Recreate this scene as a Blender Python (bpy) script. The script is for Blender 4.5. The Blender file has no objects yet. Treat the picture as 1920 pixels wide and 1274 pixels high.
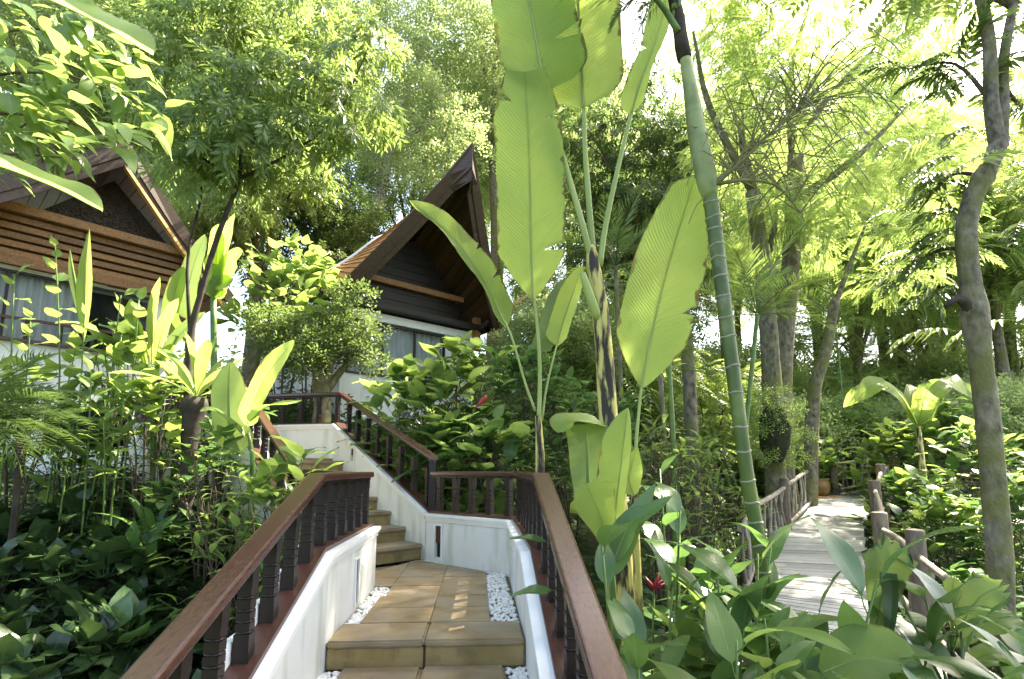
import bpy, bmesh, math, random
import numpy as np
from mathutils import Vector, Matrix

SC = bpy.context.scene
COL = SC.collection
# ------------------------------------------------------------------ camera, sky, sun, exposure
F_PX, TILT, SHIFT, EYE = 1000.0, math.atan(0.14), 0.103, 1.05
cam_d = bpy.data.cameras.new('camera')
cam_d.sensor_width = 36.0
cam_d.lens = 36.0 * F_PX / 1920.0
cam_d.shift_y = SHIFT * F_PX / 1920.0
cam_d.clip_start = 0.05
cam_d.clip_end = 600
cam = bpy.data.objects.new('camera', cam_d)
cam.location = (0, 0, EYE)
cam.rotation_euler = (math.pi / 2 + TILT, 0, 0)
COL.objects.link(cam)
SC.camera = cam

SUN = Vector((0.50, 0.38, 0.78)).normalized()
SUN_EL = math.asin(SUN.z)
SUN_AZ = math.atan2(SUN.x, SUN.y)
world = bpy.data.worlds.new('World')
SC.world = world
world.use_nodes = True
wn = world.node_tree
wn.nodes.clear()
sky = wn.nodes.new('ShaderNodeTexSky')
sky.sky_type = 'NISHITA'
sky.sun_disc = False
sky.sun_elevation = SUN_EL
sky.sun_rotation = SUN_AZ
sky.air_density = 1.0
sky.dust_density = 3.0
bg = wn.nodes.new('ShaderNodeBackground')
bg.inputs['Strength'].default_value = 0.15
wo = wn.nodes.new('ShaderNodeOutputWorld')
wn.links.new(sky.outputs[0], bg.inputs[0])
wn.links.new(bg.outputs[0], wo.inputs[0])
sun_d = bpy.data.lights.new('sun', 'SUN')
sun_d.energy = 5.0
sun_d.angle = math.radians(0.55)
sun_d.color = (1.0, 0.95, 0.86)
sun = bpy.data.objects.new('sun', sun_d)
sun.rotation_euler = (-SUN).to_track_quat('-Z', 'Y').to_euler()
sun.location = (20, 10, 30)
COL.objects.link(sun)
SC.view_settings.view_transform = 'Standard'
SC.view_settings.look = 'None'
SC.view_settings.exposure = 2.55
SC.view_settings.gamma = 1.0
SC.view_settings.use_curve_mapping = False
SC.view_settings.use_white_balance = True
SC.view_settings.white_balance_temperature = 7300
SC.view_settings.white_balance_tint = 8
SC.render.engine = 'CYCLES'
SC.cycles.max_bounces = 10
SC.cycles.diffuse_bounces = 4
SC.cycles.glossy_bounces = 3
SC.cycles.transmission_bounces = 6
SC.cycles.use_denoising = True

rnd = random.Random(7)
rng = np.random.default_rng(11)
_ct, _st = math.cos(TILT), math.sin(TILT)


def at(px, py, Y):
    """point seen at photo pixel (px, py) at depth Y metres"""
    v = (637 - py) / F_PX + SHIFT
    x = (px - 960) / F_PX
    k = Y / (_ct - v * _st)
    return Vector((x * k, Y, EYE + (_st + v * _ct) * k))


def onz(px, py, z):
    v = (637 - py) / F_PX + SHIFT
    k = (z - EYE) / (_st + v * _ct)
    return Vector(((px - 960) / F_PX * k, (_ct - v * _st) * k, z))


def sstep(a, b, x):
    t = np.clip((x - a) / (b - a), 0, 1)
    return t * t * (3 - 2 * t)


def ground(x, y):
    x = np.asarray(x, float)
    y = np.asarray(y, float)
    hc = np.interp(y, [-30, 0, 3, 4.5, 6, 7.5, 9, 12, 16, 30, 60, 120], [-3, -2.2, -1.7, -1.2, -.7, -.2, .5, 1.8, 2.8, 5, 12, 22])
    hl = np.interp(y, [-30, 0, 3, 4.5, 6, 7.5, 9, 12, 16, 30, 60, 120], [-3, -2.0, -1.3, -.7, .1, .8, 1.3, 2.3, 3.2, 5, 12, 22])
    hr = np.interp(y, [-30, 0, 4, 8, 15, 22, 40, 80, 120], [-2.4, -1.9, -1.6, -1.35, -.75, .0, 3, 12, 20])
    wl = sstep(-2.4, -3.8, x + 0.0 * y)
    h = hc * (1 - wl) + hl * wl
    wr = sstep(0.6, 3.2, x - 0.12 * (y - 5))
    h = h * (1 - wr) + hr * wr
    return h + 0.05 * np.sin(x * 1.7 + .4) * np.cos(y * 1.3) + .03 * np.sin(x * 4.1 + y * 3.3)


def gz(x, y):
    return float(ground(x, y))


# ------------------------------------------------------------------ object helpers
def link(o):
    COL.objects.link(o)
    return o


def tag(o, label=None, cat=None, group=None, kind=None):
    if label:
        o['label'] = label
    if cat:
        o['category'] = cat
    if group:
        o['group'] = group
    if kind:
        o['kind'] = kind
    return o


def thing(name, label, cat, loc, group=None, kind=None):
    o = bpy.data.objects.new(name, None)
    o.empty_display_size = .1
    o.location = loc
    link(o)
    return tag(o, label, cat, group, kind)


def wloc(o):
    v = Vector((0, 0, 0))
    while o is not None:
        v += o.location
        o = o.parent
    return v


def np_mesh(name, V, faces, mat=None, uv=None, smooth=False):
    V = np.ascontiguousarray(V, np.float32).reshape(-1, 3)
    faces = np.ascontiguousarray(faces, np.int32)
    k = faces.shape[1]
    me = bpy.data.meshes.new(name)
    me.vertices.add(len(V))
    me.vertices.foreach_set('co', V.ravel())
    me.loops.add(faces.size)
    me.loops.foreach_set('vertex_index', faces.ravel())
    me.polygons.add(len(faces))
    me.polygons.foreach_set('loop_start', np.arange(0, faces.size, k, dtype=np.int32))
    me.polygons.foreach_set('loop_total', np.full(len(faces), k, np.int32))
    if smooth:
        me.polygons.foreach_set('use_smooth', np.ones(len(faces), bool))
    if uv is not None:
        l = me.uv_layers.new(name='UVMap')
        l.data.foreach_set('uv', np.ascontiguousarray(np.asarray(uv, np.float32)[faces.ravel()]).ravel())
    if mat:
        me.materials.append(mat)
    me.update(calc_edges=True)
    return me


class MB:
    """collects simple solids in world coordinates, becomes ONE mesh object"""

    def __init__(self):
        self.v, self.f, self.sm = [], [], []

    def add(self, vs, fs, smooth=False):
        n = len(self.v)
        self.v += [tuple(p) for p in vs]
        self.f += [tuple(i + n for i in f) for f in fs]
        self.sm += [smooth] * len(fs)
        return self

    def hexa(self, p):
        return self.add(p, [(0, 3, 2, 1), (4, 5, 6, 7), (0, 1, 5, 4), (1, 2, 6, 5), (2, 3, 7, 6), (3, 0, 4, 7)])

    def box(self, x0, y0, z0, x1, y1, z1):
        return self.hexa([(x0, y0, z0), (x1, y0, z0), (x1, y1, z0), (x0, y1, z0), (x0, y0, z1), (x1, y0, z1), (x1, y1, z1), (x0, y1, z1)])

    def obox(self, c, ax, ay, az):
        """box by centre and three half vectors"""
        c, ax, ay, az = Vector(c), Vector(ax), Vector(ay), Vector(az)
        return self.hexa([c - ax - ay - az, c + ax - ay - az, c + ax + ay - az, c - ax + ay - az,
                          c - ax - ay + az, c + ax - ay + az, c + ax + ay + az, c - ax + ay + az])

    def bar(self, a, b, w, h, up=(0, 0, 1)):
        a, b = Vector(a), Vector(b)
        d = (b - a).normalized()
        s = d.cross(Vector(up)).normalized()
        u = s.cross(d)
        return self.obox((a + b) / 2, (b - a) / 2, s * w / 2, u * h / 2)

    def prism(self, poly, z0, z1):
        n = len(poly)
        vs = [(p[0], p[1], z0) for p in poly] + [(p[0], p[1], z1) for p in poly]
        fs = [tuple(range(n))[::-1], tuple(range(n, 2 * n))]
        fs += [(i, (i + 1) % n, n + (i + 1) % n, n + i) for i in range(n)]
        return self.add(vs, fs)

    def slab(self, poly3, off):
        off = Vector(off)
        n = len(poly3)
        vs = [Vector(p) for p in poly3] + [Vector(p) + off for p in poly3]
        fs = [tuple(range(n))[::-1], tuple(range(n, 2 * n))]
        fs += [(i, (i + 1) % n, n + (i + 1) % n, n + i) for i in range(n)]
        return self.add(vs, fs)

    def tube(self, pts, rad, n=8, cap=True, wob=0.0):
        pts = [Vector(p) for p in pts]
        if not hasattr(rad, '__len__'):
            rad = [rad] * len(pts)
        vs, fs = [], []
        ref = Vector((0.31, 0.2, 0.93))
        s = None
        for i, p in enumerate(pts):
            d = (pts[min(i + 1, len(pts) - 1)] - pts[max(i - 1, 0)]).normalized()
            if s is None:
                s = d.cross(ref)
                if s.length < .05:
                    s = d.cross(Vector((1, 0, 0)))
            s = (s - d * s.dot(d)).normalized()
            t = d.cross(s)
            for j in range(n):
                a = 2 * math.pi * j / n
                r = rad[i] * (1 + (wob * (rnd.random() - .5) if wob else 0))
                vs.append(p + s * math.cos(a) * r + t * math.sin(a) * r)
        for i in range(len(pts) - 1):
            for j in range(n):
                k = (j + 1) % n
                fs.append((i * n + j, i * n + k, (i + 1) * n + k, (i + 1) * n + j))
        self.add(vs, fs, True)
        if cap:
            m = len(self.v) - len(vs)
            self.f.append(tuple(m + j for j in range(n))[::-1])
            self.f.append(tuple(m + (len(pts) - 1) * n + j for j in range(n)))
            self.sm += [False, False]
        return self

    def sweep(self, prof, path, closed_prof=True):
        """profile (lateral to the right, up) swept along a 3-D polyline with mitres, up kept vertical"""
        path = [Vector(p) for p in path]
        n = len(prof)
        vs = []
        for i, p in enumerate(path):
            a = (path[i] - path[i - 1]) if i > 0 else (path[1] - path[0])
            b = (path[i + 1] - path[i]) if i < len(path) - 1 else a
            a = Vector((a.x, a.y, 0)).normalized()
            b = Vector((b.x, b.y, 0)).normalized()
            t = (a + b).normalized()
            s = Vector((t.y, -t.x, 0))
            k = 1 / max(.4, t.dot(a))
            for (u, w) in prof:
                vs.append(p + s * u * k + Vector((0, 0, w)))
        fs = []
        for i in range(len(path) - 1):
            for j in range(n):
                k = (j + 1) % n
                fs.append((i * n + j, (i + 1) * n + j, (i + 1) * n + k, i * n + k))
        fs.append(tuple(range(n)))
        fs.append(tuple((len(path) - 1) * n + j for j in range(n))[::-1])
        return self.add(vs, fs)

    def lathe(self, prof, c, n=12):
        c = Vector(c)
        vs, fs = [], []
        for (r, z) in prof:
            for j in range(n):
                a = 2 * math.pi * j / n
                vs.append(c + Vector((r * math.cos(a), r * math.sin(a), z)))
        for i in range(len(prof) - 1):
            for j in range(n):
                k = (j + 1) % n
                fs.append((i * n + j, i * n + k, (i + 1) * n + k, (i + 1) * n + j))
        self.add(vs, fs, True)
        m = len(self.v) - len(vs)
        self.f.append(tuple(m + j for j in range(n))[::-1])
        self.f.append(tuple(m + (len(prof) - 1) * n + j for j in range(n)))
        self.sm += [False, False]
        return self

    def mesh(self, name, mat, off=(0, 0, 0), bevel=0.0):
        me = bpy.data.meshes.new(name)
        ox, oy, oz = off
        me.from_pydata([(x - ox, y - oy, z - oz) for x, y, z in self.v], [], self.f)
        me.polygons.foreach_set('use_smooth', self.sm)
        bm = bmesh.new()
        bm.from_mesh(me)
        bmesh.ops.recalc_face_normals(bm, faces=bm.faces)
        if bevel:
            es = [e for e in bm.edges if e.is_manifold and e.calc_face_angle(0) > .5]
            bmesh.ops.bevel(bm, geom=es, offset=bevel, segments=2, affect='EDGES', clamp_overlap=True)
        bm.to_mesh(me)
        bm.free()
        if mat:
            me.materials.append(mat)
        me.update()
        return me

    def build(self, name, mat, parent=None, bevel=0.0, label=None, kind=None):
        off = wloc(parent) if parent else Vector((0, 0, 0))
        o = bpy.data.objects.new(name, self.mesh(name, mat, off, bevel))
        o.parent = parent
        link(o)
        return tag(o, label=label, kind=kind)


def put(name, mesh, parent, pos=(0, 0, 0), mat3=None, s=1.0):
    """object sharing a mesh, placed at world position pos under parent (parents are never rotated)"""
    o = bpy.data.objects.new(name, mesh)
    o.parent = parent
    off = wloc(parent) if parent else Vector((0, 0, 0))
    m = (mat3.to_4x4() if mat3 else Matrix.Identity(4))
    m = Matrix.Translation(Vector(pos) - off) @ m @ Matrix.Scale(s, 4)
    o.matrix_basis = m
    link(o)
    return o


def frame(d, up=(0, 0, 1)):
    """3x3 with +Y along d and +Z near up"""
    d = Vector(d).normalized()
    up = Vector(up)
    x = d.cross(up)
    if x.length < 1e-3:
        x = d.cross(Vector((1, .1, 0)))
    x.normalize()
    z = x.cross(d)
    return Matrix((x, d, z)).transposed()


def copy_tree(o, parent=None):
    c = o.copy()
    COL.objects.link(c)
    c.parent = parent
    for ch in list(o.children):
        copy_tree(ch, c)
    return c


def curve3(pts, n):
    """Catmull-Rom through the points"""
    P = [Vector(p) for p in pts]
    if len(P) == 2:
        return [P[0].lerp(P[1], i / n) for i in range(n + 1)]
    P = [P[0] * 2 - P[1]] + P + [P[-1] * 2 - P[-2]]
    m = len(P) - 3
    out = []
    for i in range(n + 1):
        t = i / n * m
        k = min(int(t), m - 1)
        t -= k
        a, b, c, d = P[k], P[k + 1], P[k + 2], P[k + 3]
        out.append(.5 * ((2 * b) + (c - a) * t + (2 * a - 5 * b + 4 * c - d) * t * t + (3 * b - a - 3 * c + d) * t ** 3))
    return out


# ------------------------------------------------------------------ materials
class NT:
    def __init__(self, name):
        self.m = bpy.data.materials.new(name)
        self.m.use_nodes = True
        self.t = self.m.node_tree
        self.t.nodes.clear()
        self.out = self.t.nodes.new('ShaderNodeOutputMaterial')

    def n(self, kind, **kw):
        x = self.t.nodes.new('ShaderNode' + kind)
        for k, v in kw.items():
            if k in x.inputs:
                x.inputs[k].default_value = v
            else:
                setattr(x, k, v)
        return x

    def l(self, a, b):
        self.t.links.new(a, b)

    def math(self, op, a, b=None, c=None):
        x = self.t.nodes.new('ShaderNodeMath')
        x.operation = op
        for i, q in enumerate((a, b, c)):
            if q is None:
                continue
            if isinstance(q, (int, float)):
                x.inputs[i].default_value = q
            else:
                self.l(q, x.inputs[i])
        return x.outputs[0]

    def mix(self, fac, a, b, blend='MIX'):
        x = self.t.nodes.new('ShaderNodeMixRGB')
        x.blend_type = blend
        for i, q in enumerate((fac, a, b)):
            if isinstance(q, (int, float)):
                x.inputs[i].default_value = q
            elif isinstance(q, tuple):
                x.inputs[i].default_value = (*q, 1) if len(q) == 3 else q
            else:
                self.l(q, x.inputs[i])
        return x.outputs[0]

    def ramp(self, fac, lo, hi):
        x = self.t.nodes.new('ShaderNodeMapRange')
        x.inputs[1].default_value = lo
        x.inputs[2].default_value = hi
        self.l(fac, x.inputs[0])
        return x.outputs[0]

    def noise(self, scale, coord=None, stretch=None, detail=4):
        x = self.n('TexNoise')
        x.inputs['Scale'].default_value = scale
        x.inputs['Detail'].default_value = detail
        if coord is None:
            coord = self.n('TexCoord').outputs['Object']
        if stretch:
            mp = self.n('Mapping')
            mp.inputs['Scale'].default_value = stretch
            self.l(coord, mp.inputs[0])
            coord = mp.outputs[0]
        self.l(coord, x.inputs['Vector'])
        return x.outputs[0]

    def bump(self, h, strength=.3, dist=.01):
        b = self.n('Bump')
        b.inputs['Strength'].default_value = strength
        b.inputs['Distance'].default_value = dist
        self.l(h, b.inputs['Height'])
        return b.outputs[0]


def solid(name, c1, c2, scale=6, rough=.6, bump=.2, dist=.01, stretch=None, spec=.4, coat=0.0, dirt=None, fine=0, rvar=0, lohi=(.3, .7), dstretch=None):
    t = NT(name)
    f = t.noise(scale, stretch=stretch, detail=6)
    f2 = t.ramp(f, *lohi)
    c = t.mix(f2, c1, c2)
    if rvar:
        oi = t.n('ObjectInfo').outputs['Random']
        c = t.mix(1.0, c, t.mix(oi, (1 - rvar,) * 3, (1 + rvar,) * 3), 'MULTIPLY')
    if dirt:
        d = t.ramp(t.noise(dirt[1], detail=8, stretch=dstretch), dirt[2], dirt[3])
        c = t.mix(d, c, dirt[0])
    p = t.n('BsdfPrincipled')
    t.l(c, p.inputs['Base Color'])
    p.inputs['Roughness'].default_value = rough
    p.inputs['Specular IOR Level'].default_value = spec
    p.inputs['Coat Weight'].default_value = coat
    p.inputs['Coat Roughness'].default_value = .15
    h = f
    if fine:
        h = t.mix(.5, f, t.noise(fine, stretch=stretch, detail=3))
    t.l(t.bump(h, bump, dist), p.inputs['Normal'])
    t.l(p.outputs[0], t.out.inputs[0])
    return t.m


def leafmat(name, c1, c2, tr, rough=.38, tw=.45, vein=0, slant=.6, spec=.35, rib=1.6, edge=False):
    """c1..c2 range of blade colour, tr = colour of the light let through"""
    ds = lambda c, k: tuple(a + (max(c) * .75 - a) * k for a in c)
    c1, c2, tr = ds(c1, .22), ds(c2, .22), ds(tr, .22)
    t = NT(name)
    geo = t.n('NewGeometry')
    oi = t.n('ObjectInfo')
    r = t.math('FRACT', t.math('ADD', geo.outputs['Random Per Island'], t.math('MULTIPLY', oi.outputs['Random'], 7.31)))
    c = t.mix(r, c1, c2)
    nz = t.noise(5, detail=3)
    c = t.mix(t.math('MULTIPLY', t.ramp(nz, .35, .75), .35), c, tuple(min(1, a * 1.5) for a in c2))
    tc = t.mix(r, tuple(a * .8 for a in tr), tr)
    nrm = None
    if vein:
        uv = t.n('UVMap').outputs[0]
        sx = t.n('SeparateXYZ')
        t.l(uv, sx.inputs[0])
        au = t.math('ABSOLUTE', t.math('SUBTRACT', sx.outputs[0], .5))
        ph = t.math('ADD', t.math('MULTIPLY', sx.outputs[1], vein), t.math('MULTIPLY', au, -vein * slant))
        ph = t.math('ADD', ph, t.math('MULTIPLY', t.noise(6, detail=2), 1.6))
        w = t.math('SINE', t.math('MULTIPLY', ph, 6.2832))
        ribm = t.ramp(au, .035, .012)
        vm = t.math('MULTIPLY', t.ramp(w, .55, 1.0), (.10 if edge else .10))
        c = t.mix(t.math('MAXIMUM', ribm, vm), c, tuple(min(1, a * rib) for a in c2))
        tc = t.mix(t.math('MULTIPLY', t.math('MAXIMUM', ribm, vm), .5), tc, tuple(a * .45 for a in tr))
        nrm = t.bump(t.math('ADD', w, t.math('MULTIPLY', ribm, -2.0)), .25 if edge else .09, .006)
    if vein and edge:
        en = t.noise(9, detail=6)
        brown = t.math('MULTIPLY', t.ramp(t.math('ADD', au, t.math('MULTIPLY', t.math('SUBTRACT', en, .5), .24)), .472, .5), .9)
        c = t.mix(brown, c, (.16, .10, .03))
        tc = t.mix(brown, tc, (.12, .07, .02))
        pt = t.ramp(t.noise(2.2, detail=5), .4, .68)
        c = t.mix(t.math('MULTIPLY', pt, .45), c, tuple(min(1, a * 1.5) for a in c2))
        tc = t.mix(t.math('MULTIPLY', pt, .5), tc, (tr[0] * 1.35, tr[1] * 1.08, tr[2]))
        sp = t.ramp(t.noise(38, detail=2), .70, .76)
        c = t.mix(t.math('MULTIPLY', sp, .5), c, (.12, .10, .03))
    p = t.n('BsdfPrincipled')
    t.l(c, p.inputs['Base Color'])
    p.inputs['Roughness'].default_value = rough
    p.inputs['Specular IOR Level'].default_value = spec
    tl = t.n('BsdfTranslucent')
    t.l(tc, tl.inputs[0])
    if nrm:
        t.l(nrm, p.inputs['Normal'])
        t.l(nrm, tl.inputs['Normal'])
    m = t.n('MixShader')
    m.inputs[0].default_value = tw
    t.l(p.outputs[0], m.inputs[1])
    t.l(tl.outputs[0], m.inputs[2])
    t.l(m.outputs[0], t.out.inputs[0])
    return t.m


M = {}
M['plaster'] = solid('white_plaster', (.64, .64, .61), (.70, .70, .68), 3, .7, .12, .004, fine=60, dirt=((.36, .39, .30), 3.4, .50, .80), dstretch=(1.6, 1.6, .35))
M['white'] = solid('white_paint', (.68, .68, .66), (.74, .74, .72), 8, .45, .05, .003)
M['wood'] = solid('polished_brown_wood', (.04, .015, .010), (.075, .028, .018), 5, .34, .10, .002, stretch=(14, 1.2, 14), spec=.5, fine=40)
M['railwood'] = solid('satin_brown_handrail_wood', (.046, .017, .012), (.078, .034, .026), 5, .24, .04, .001, stretch=(16, 1.0, 16), spec=.5, fine=50)
M['darkwood'] = solid('dark_stained_wood', (.007, .0035, .003), (.016, .007, .006), 6, .4, .1, .003, stretch=(8, 8, 1), spec=.35)
M['stone'] = solid('ochre_sandstone', (.155, .105, .05), (.34, .255, .14), 3.6, .6, .35, .006, fine=45, dirt=((.20, .175, .14), 3.2, .45, .75), rvar=.12)
M['stone2'] = solid('ochre_sandstone_edge', (.22, .15, .05), (.33, .24, .10), 6, .6, .4, .008, fine=50, dirt=((.12, .085, .035), 7, .5, .75), rvar=.12)
M['pebble'] = solid('white_pebble', (.62, .60, .54), (.80, .79, .75), 20, .5, .1, .002)
M['bed'] = solid('grey_gravel_bed', (.10, .08, .05), (.19, .15, .09), 60, .9, .4, .01)
M['soil'] = solid('dark_garden_soil', (.018, .014, .008), (.045, .035, .018), 3, .95, .5, .03, dirt=((.035, .06, .015), 1.2, .3, .6))
M['plank'] = solid('weathered_grey_plank', (.23, .225, .21), (.35, .345, .325), 4, .75, .35, .004, stretch=(1.2, 22, 10), rvar=.28, fine=30)
M['log'] = solid('weathered_log', (.095, .068, .045), (.21, .165, .12), 7, .8, .5, .01, stretch=(3, 3, 1), rvar=.2, fine=30)
M['branchwood'] = solid('peeled_branch', (.15, .115, .08), (.29, .25, .20), 9, .75, .4, .006, rvar=.25)
M['bark'] = solid('grey_brown_bark', (.045, .036, .026), (.25, .215, .155), 13, .85, 1.0, .03, stretch=(1, 1, .6), fine=40, dirt=((.12, .12, .035), 2.2, .42, .62))
M['bark_pale'] = solid('pale_bark', (.22, .19, .15), (.36, .32, .26), 4, .8, .5, .01, fine=20)
M['bark_dark'] = solid('dark_bark', (.016, .012, .009), (.05, .038, .026), 8, .85, .7, .015)
M['twig'] = solid('brown_twig', (.05, .038, .022), (.11, .085, .05), 9, .8, .3, .01)
M['bananastem'] = solid('dry_banana_stem', (.018, .013, .008), (.46, .40, .12), 4.5, .6, .6, .012, stretch=(4, 4, .8), fine=18, lohi=(.43, .56))
M['petiole'] = solid('green_leaf_stalk', (.16, .22, .05), (.30, .36, .11), 3, .4, .1, .004, stretch=(1, 1, .3))
M['stalk'] = solid('green_stalk', (.06, .11, .02), (.12, .20, .04), 6, .45, .1, .004)
M['palmstem'] = solid('ringed_green_palm_stem', (.026, .052, .009), (.09, .135, .022), 5, .45, .25, .006, stretch=(1, 1, .5), dirt=((.16, .16, .09), 5, .56, .72), fine=40)
M['palmring'] = solid('pale_palm_ring', (.15, .145, .085), (.28, .265, .18), 20, .7, .2, .004)
M['crownshaft'] = solid('waxy_palm_crownshaft', (.13, .17, .045), (.29, .33, .13), 3.4, .45, .12, .006, stretch=(1, 1, .3), dirt=((.09, .11, .03), 5, .48, .75))
M['rooftile'] = solid('orange_clay_tile', (.42, .17, .06), (.56, .27, .11), 9, .7, .3, .01, rvar=.2)
M['barge'] = solid('brown_barge_board', (.042, .023, .016), (.08, .046, .033), 4, .5, .25, .004, stretch=(1, 6, 6), fine=25)
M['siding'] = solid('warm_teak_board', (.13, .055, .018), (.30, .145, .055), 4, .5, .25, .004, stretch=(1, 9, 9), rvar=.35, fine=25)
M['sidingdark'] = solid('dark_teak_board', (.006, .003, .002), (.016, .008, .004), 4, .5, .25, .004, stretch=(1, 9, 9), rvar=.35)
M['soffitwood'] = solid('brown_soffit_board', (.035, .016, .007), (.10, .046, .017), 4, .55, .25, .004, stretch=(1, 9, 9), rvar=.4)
M['sunlit_yellow'] = solid('sunlit_yellow_wood', (.42, .22, .06), (.58, .34, .12), 4, .5, .2, .004, stretch=(1, 9, 9))  # sunlight on the rake edge painted in as a yellow wood colour
M['carved'] = solid('carved_dark_wood', (.012, .008, .006), (.045, .03, .022), 26, .5, .9, .03)
M['curtain'] = solid('pale_curtain', (.34, .39, .40), (.46, .50, .51), 3, .8, .1, .01, stretch=(8, 8, .2))
M['black'] = solid('shade_and_planter_black', (.008, .008, .008), (.012, .012, .012), 5, .8, .05)  # flat black: painted shade in niches and windows, and the planter walls
M['terracotta'] = solid('ochre_glazed_pot', (.18, .10, .03), (.30, .17, .05), 6, .35, .2, .006)
M['tanstalk'] = solid('tan_flower_stalk', (.10, .105, .035), (.19, .18, .07), 8, .6, .2, .004)
M['flower'] = solid('crimson_flower', (.20, .01, .025), (.32, .02, .04), 8, .4, .2, .006)
M['moss'] = solid('moss_root_mat', (.012, .012, .006), (.035, .04, .014), 12, .95, .8, .03)
g = NT('window_glass')
p_ = g.n('BsdfPrincipled')
p_.inputs['Base Color'].default_value = (.02, .03, .03, 1)
p_.inputs['Roughness'].default_value = .03
p_.inputs['Alpha'].default_value = .12
g.l(p_.outputs[0], g.out.inputs[0])
M['glass'] = g.m

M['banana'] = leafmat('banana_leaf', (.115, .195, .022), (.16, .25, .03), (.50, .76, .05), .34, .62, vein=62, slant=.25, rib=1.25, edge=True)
M['banana_dk'] = leafmat('dark_banana_leaf', (.06, .12, .02), (.09, .17, .028), (.25, .42, .04), .36, .42, vein=50, slant=.25, rib=1.4, edge=True)  # deeper green variant of the banana leaf
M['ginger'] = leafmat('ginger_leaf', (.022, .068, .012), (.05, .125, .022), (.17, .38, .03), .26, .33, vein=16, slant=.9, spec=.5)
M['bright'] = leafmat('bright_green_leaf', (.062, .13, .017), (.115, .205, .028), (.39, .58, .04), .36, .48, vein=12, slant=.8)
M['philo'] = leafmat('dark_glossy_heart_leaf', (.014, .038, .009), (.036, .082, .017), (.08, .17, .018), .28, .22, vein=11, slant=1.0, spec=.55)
M['nest'] = leafmat('nest_fern_leaf', (.11, .19, .02), (.16, .25, .03), (.45, .62, .045), .36, .5, vein=40, slant=.3)
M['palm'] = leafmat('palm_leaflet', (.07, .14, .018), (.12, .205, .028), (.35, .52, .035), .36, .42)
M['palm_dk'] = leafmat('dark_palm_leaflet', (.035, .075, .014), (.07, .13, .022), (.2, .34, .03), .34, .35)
M['tr_feather'] = leafmat('feathery_yellow_green_leaf', (.11, .18, .03), (.185, .26, .05), (.46, .64, .08), .5, .55)
M['tr_lance'] = leafmat('lance_leaf', (.06, .11, .02), (.125, .195, .035), (.36, .53, .05), .33, .45, spec=.5)
M['tr_round'] = leafmat('small_round_leaf', (.07, .13, .02), (.13, .20, .03), (.34, .50, .04), .42, .42)
M['tr_mid'] = leafmat('mid_green_small_leaf', (.045, .085, .016), (.10, .155, .03), (.24, .38, .04), .4, .4)
M['tr_dark'] = leafmat('deep_green_leaf', (.03, .062, .012), (.065, .12, .022), (.17, .30, .025), .48, .35, spec=.25)
M['tr_broad'] = leafmat('broad_leaflet', (.08, .15, .022), (.15, .235, .04), (.44, .6, .06), .36, .5)
M['tr_far'] = leafmat('haze_paled_leaf', (.14, .20, .06), (.24, .31, .10), (.48, .62, .15), .5, .55)  # bright background haze painted into a paler, greyer leaf colour
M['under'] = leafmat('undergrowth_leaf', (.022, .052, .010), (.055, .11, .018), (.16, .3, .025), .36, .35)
# ------------------------------------------------------------------ ground
gx = np.concatenate([np.linspace(-120, -14, 22), np.linspace(-13, 15, 57), np.linspace(16, 120, 22)])
gy = np.concatenate([np.linspace(-30, -1, 10), np.linspace(0, 22, 45), np.linspace(23, 160, 30)])
GX, GY = np.meshgrid(gx, gy)
GV = np.stack([GX, GY, ground(GX, GY)], -1).reshape(-1, 3)
nx_, ny_ = len(gx), len(gy)
ii, jj = np.meshgrid(np.arange(nx_ - 1), np.arange(ny_ - 1))
q0 = (jj * nx_ + ii).ravel()
gme = np_mesh('ground', GV, np.stack([q0, q0 + 1, q0 + nx_ + 1, q0 + nx_], -1), M['soil'], smooth=True)
tag(link(bpy.data.objects.new('ground', gme)), kind='structure')

# ------------------------------------------------------------------ stairs, parapets and rails
V2 = lambda x, y, z=0: Vector((x, y, z))
AX = V2(-.065, 1).normalized()            # axis of the lower flight and the landing
SL = .345                                # slope of the flight
LK, LE = V2(-1.145, 3.47), V2(-1.245, 5.05)   # left wall inner face: kink, end
RK, RC = V2(.085, 3.52), V2(-.035, 5.62)      # right wall inner face: kink, corner
BC = V2(-1.02, 6.48)                     # rear wall meets the upper flight
D2 = V2(-.655, .756)                     # direction of the upper flight
WT = .53                                 # parapet height over the landing
RAIL = 1.025
SL2 = .43
UR = BC + D2 * 2.85                      # end of right parapet of the upper flight
UL0 = V2(-2.10, 5.52)
UL = UL0 + D2 * 2.7
UZ = 2.85 * SL2
UB = V2(-4.75, 9.05)


def z_(p, z):
    return Vector((p.x, p.y, z))


def niche(wall, p, n, z0, z1, w=.1):
    """p on the wall face, n = normal towards the stairs"""
    n = n.normalized()
    s = V2(n.y, -n.x)
    zc, h = (z0 + z1) / 2, (z1 - z0) / 2
    fr = MB()
    for (du, dz, hu, hz) in ((-w / 2 - .012, 0, .012, h + .012), (w / 2 + .012, 0, .012, h + .012), (0, h + .006, w / 2 - .001, .006)):
        fr.obox(z_(p, zc + dz) + s * du + n * .002, s * hu, n * .008, Vector((0, 0, hz)))
    f = fr.build('niche_frame', M['white'], wall)
    MB().obox(z_(p, zc + h * .45) - n * .016, s * (w / 2 - .003), n * .012, Vector((0, 0, h * .53))).build('wood_panel', M['wood'], wall, .002)
    m = MB()
    m.obox(z_(p, zc - h * .5) - n * .035, s * (w / 2 - .002), n * .006, Vector((0, 0, h * .48)))
    m.build('opening_shade_plate', M['black'], wall)  # black plate paints the shade inside the niche opening
    return (z_(p, zc), s * w / 2, n * .1, Vector((0, 0, h)))


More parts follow.
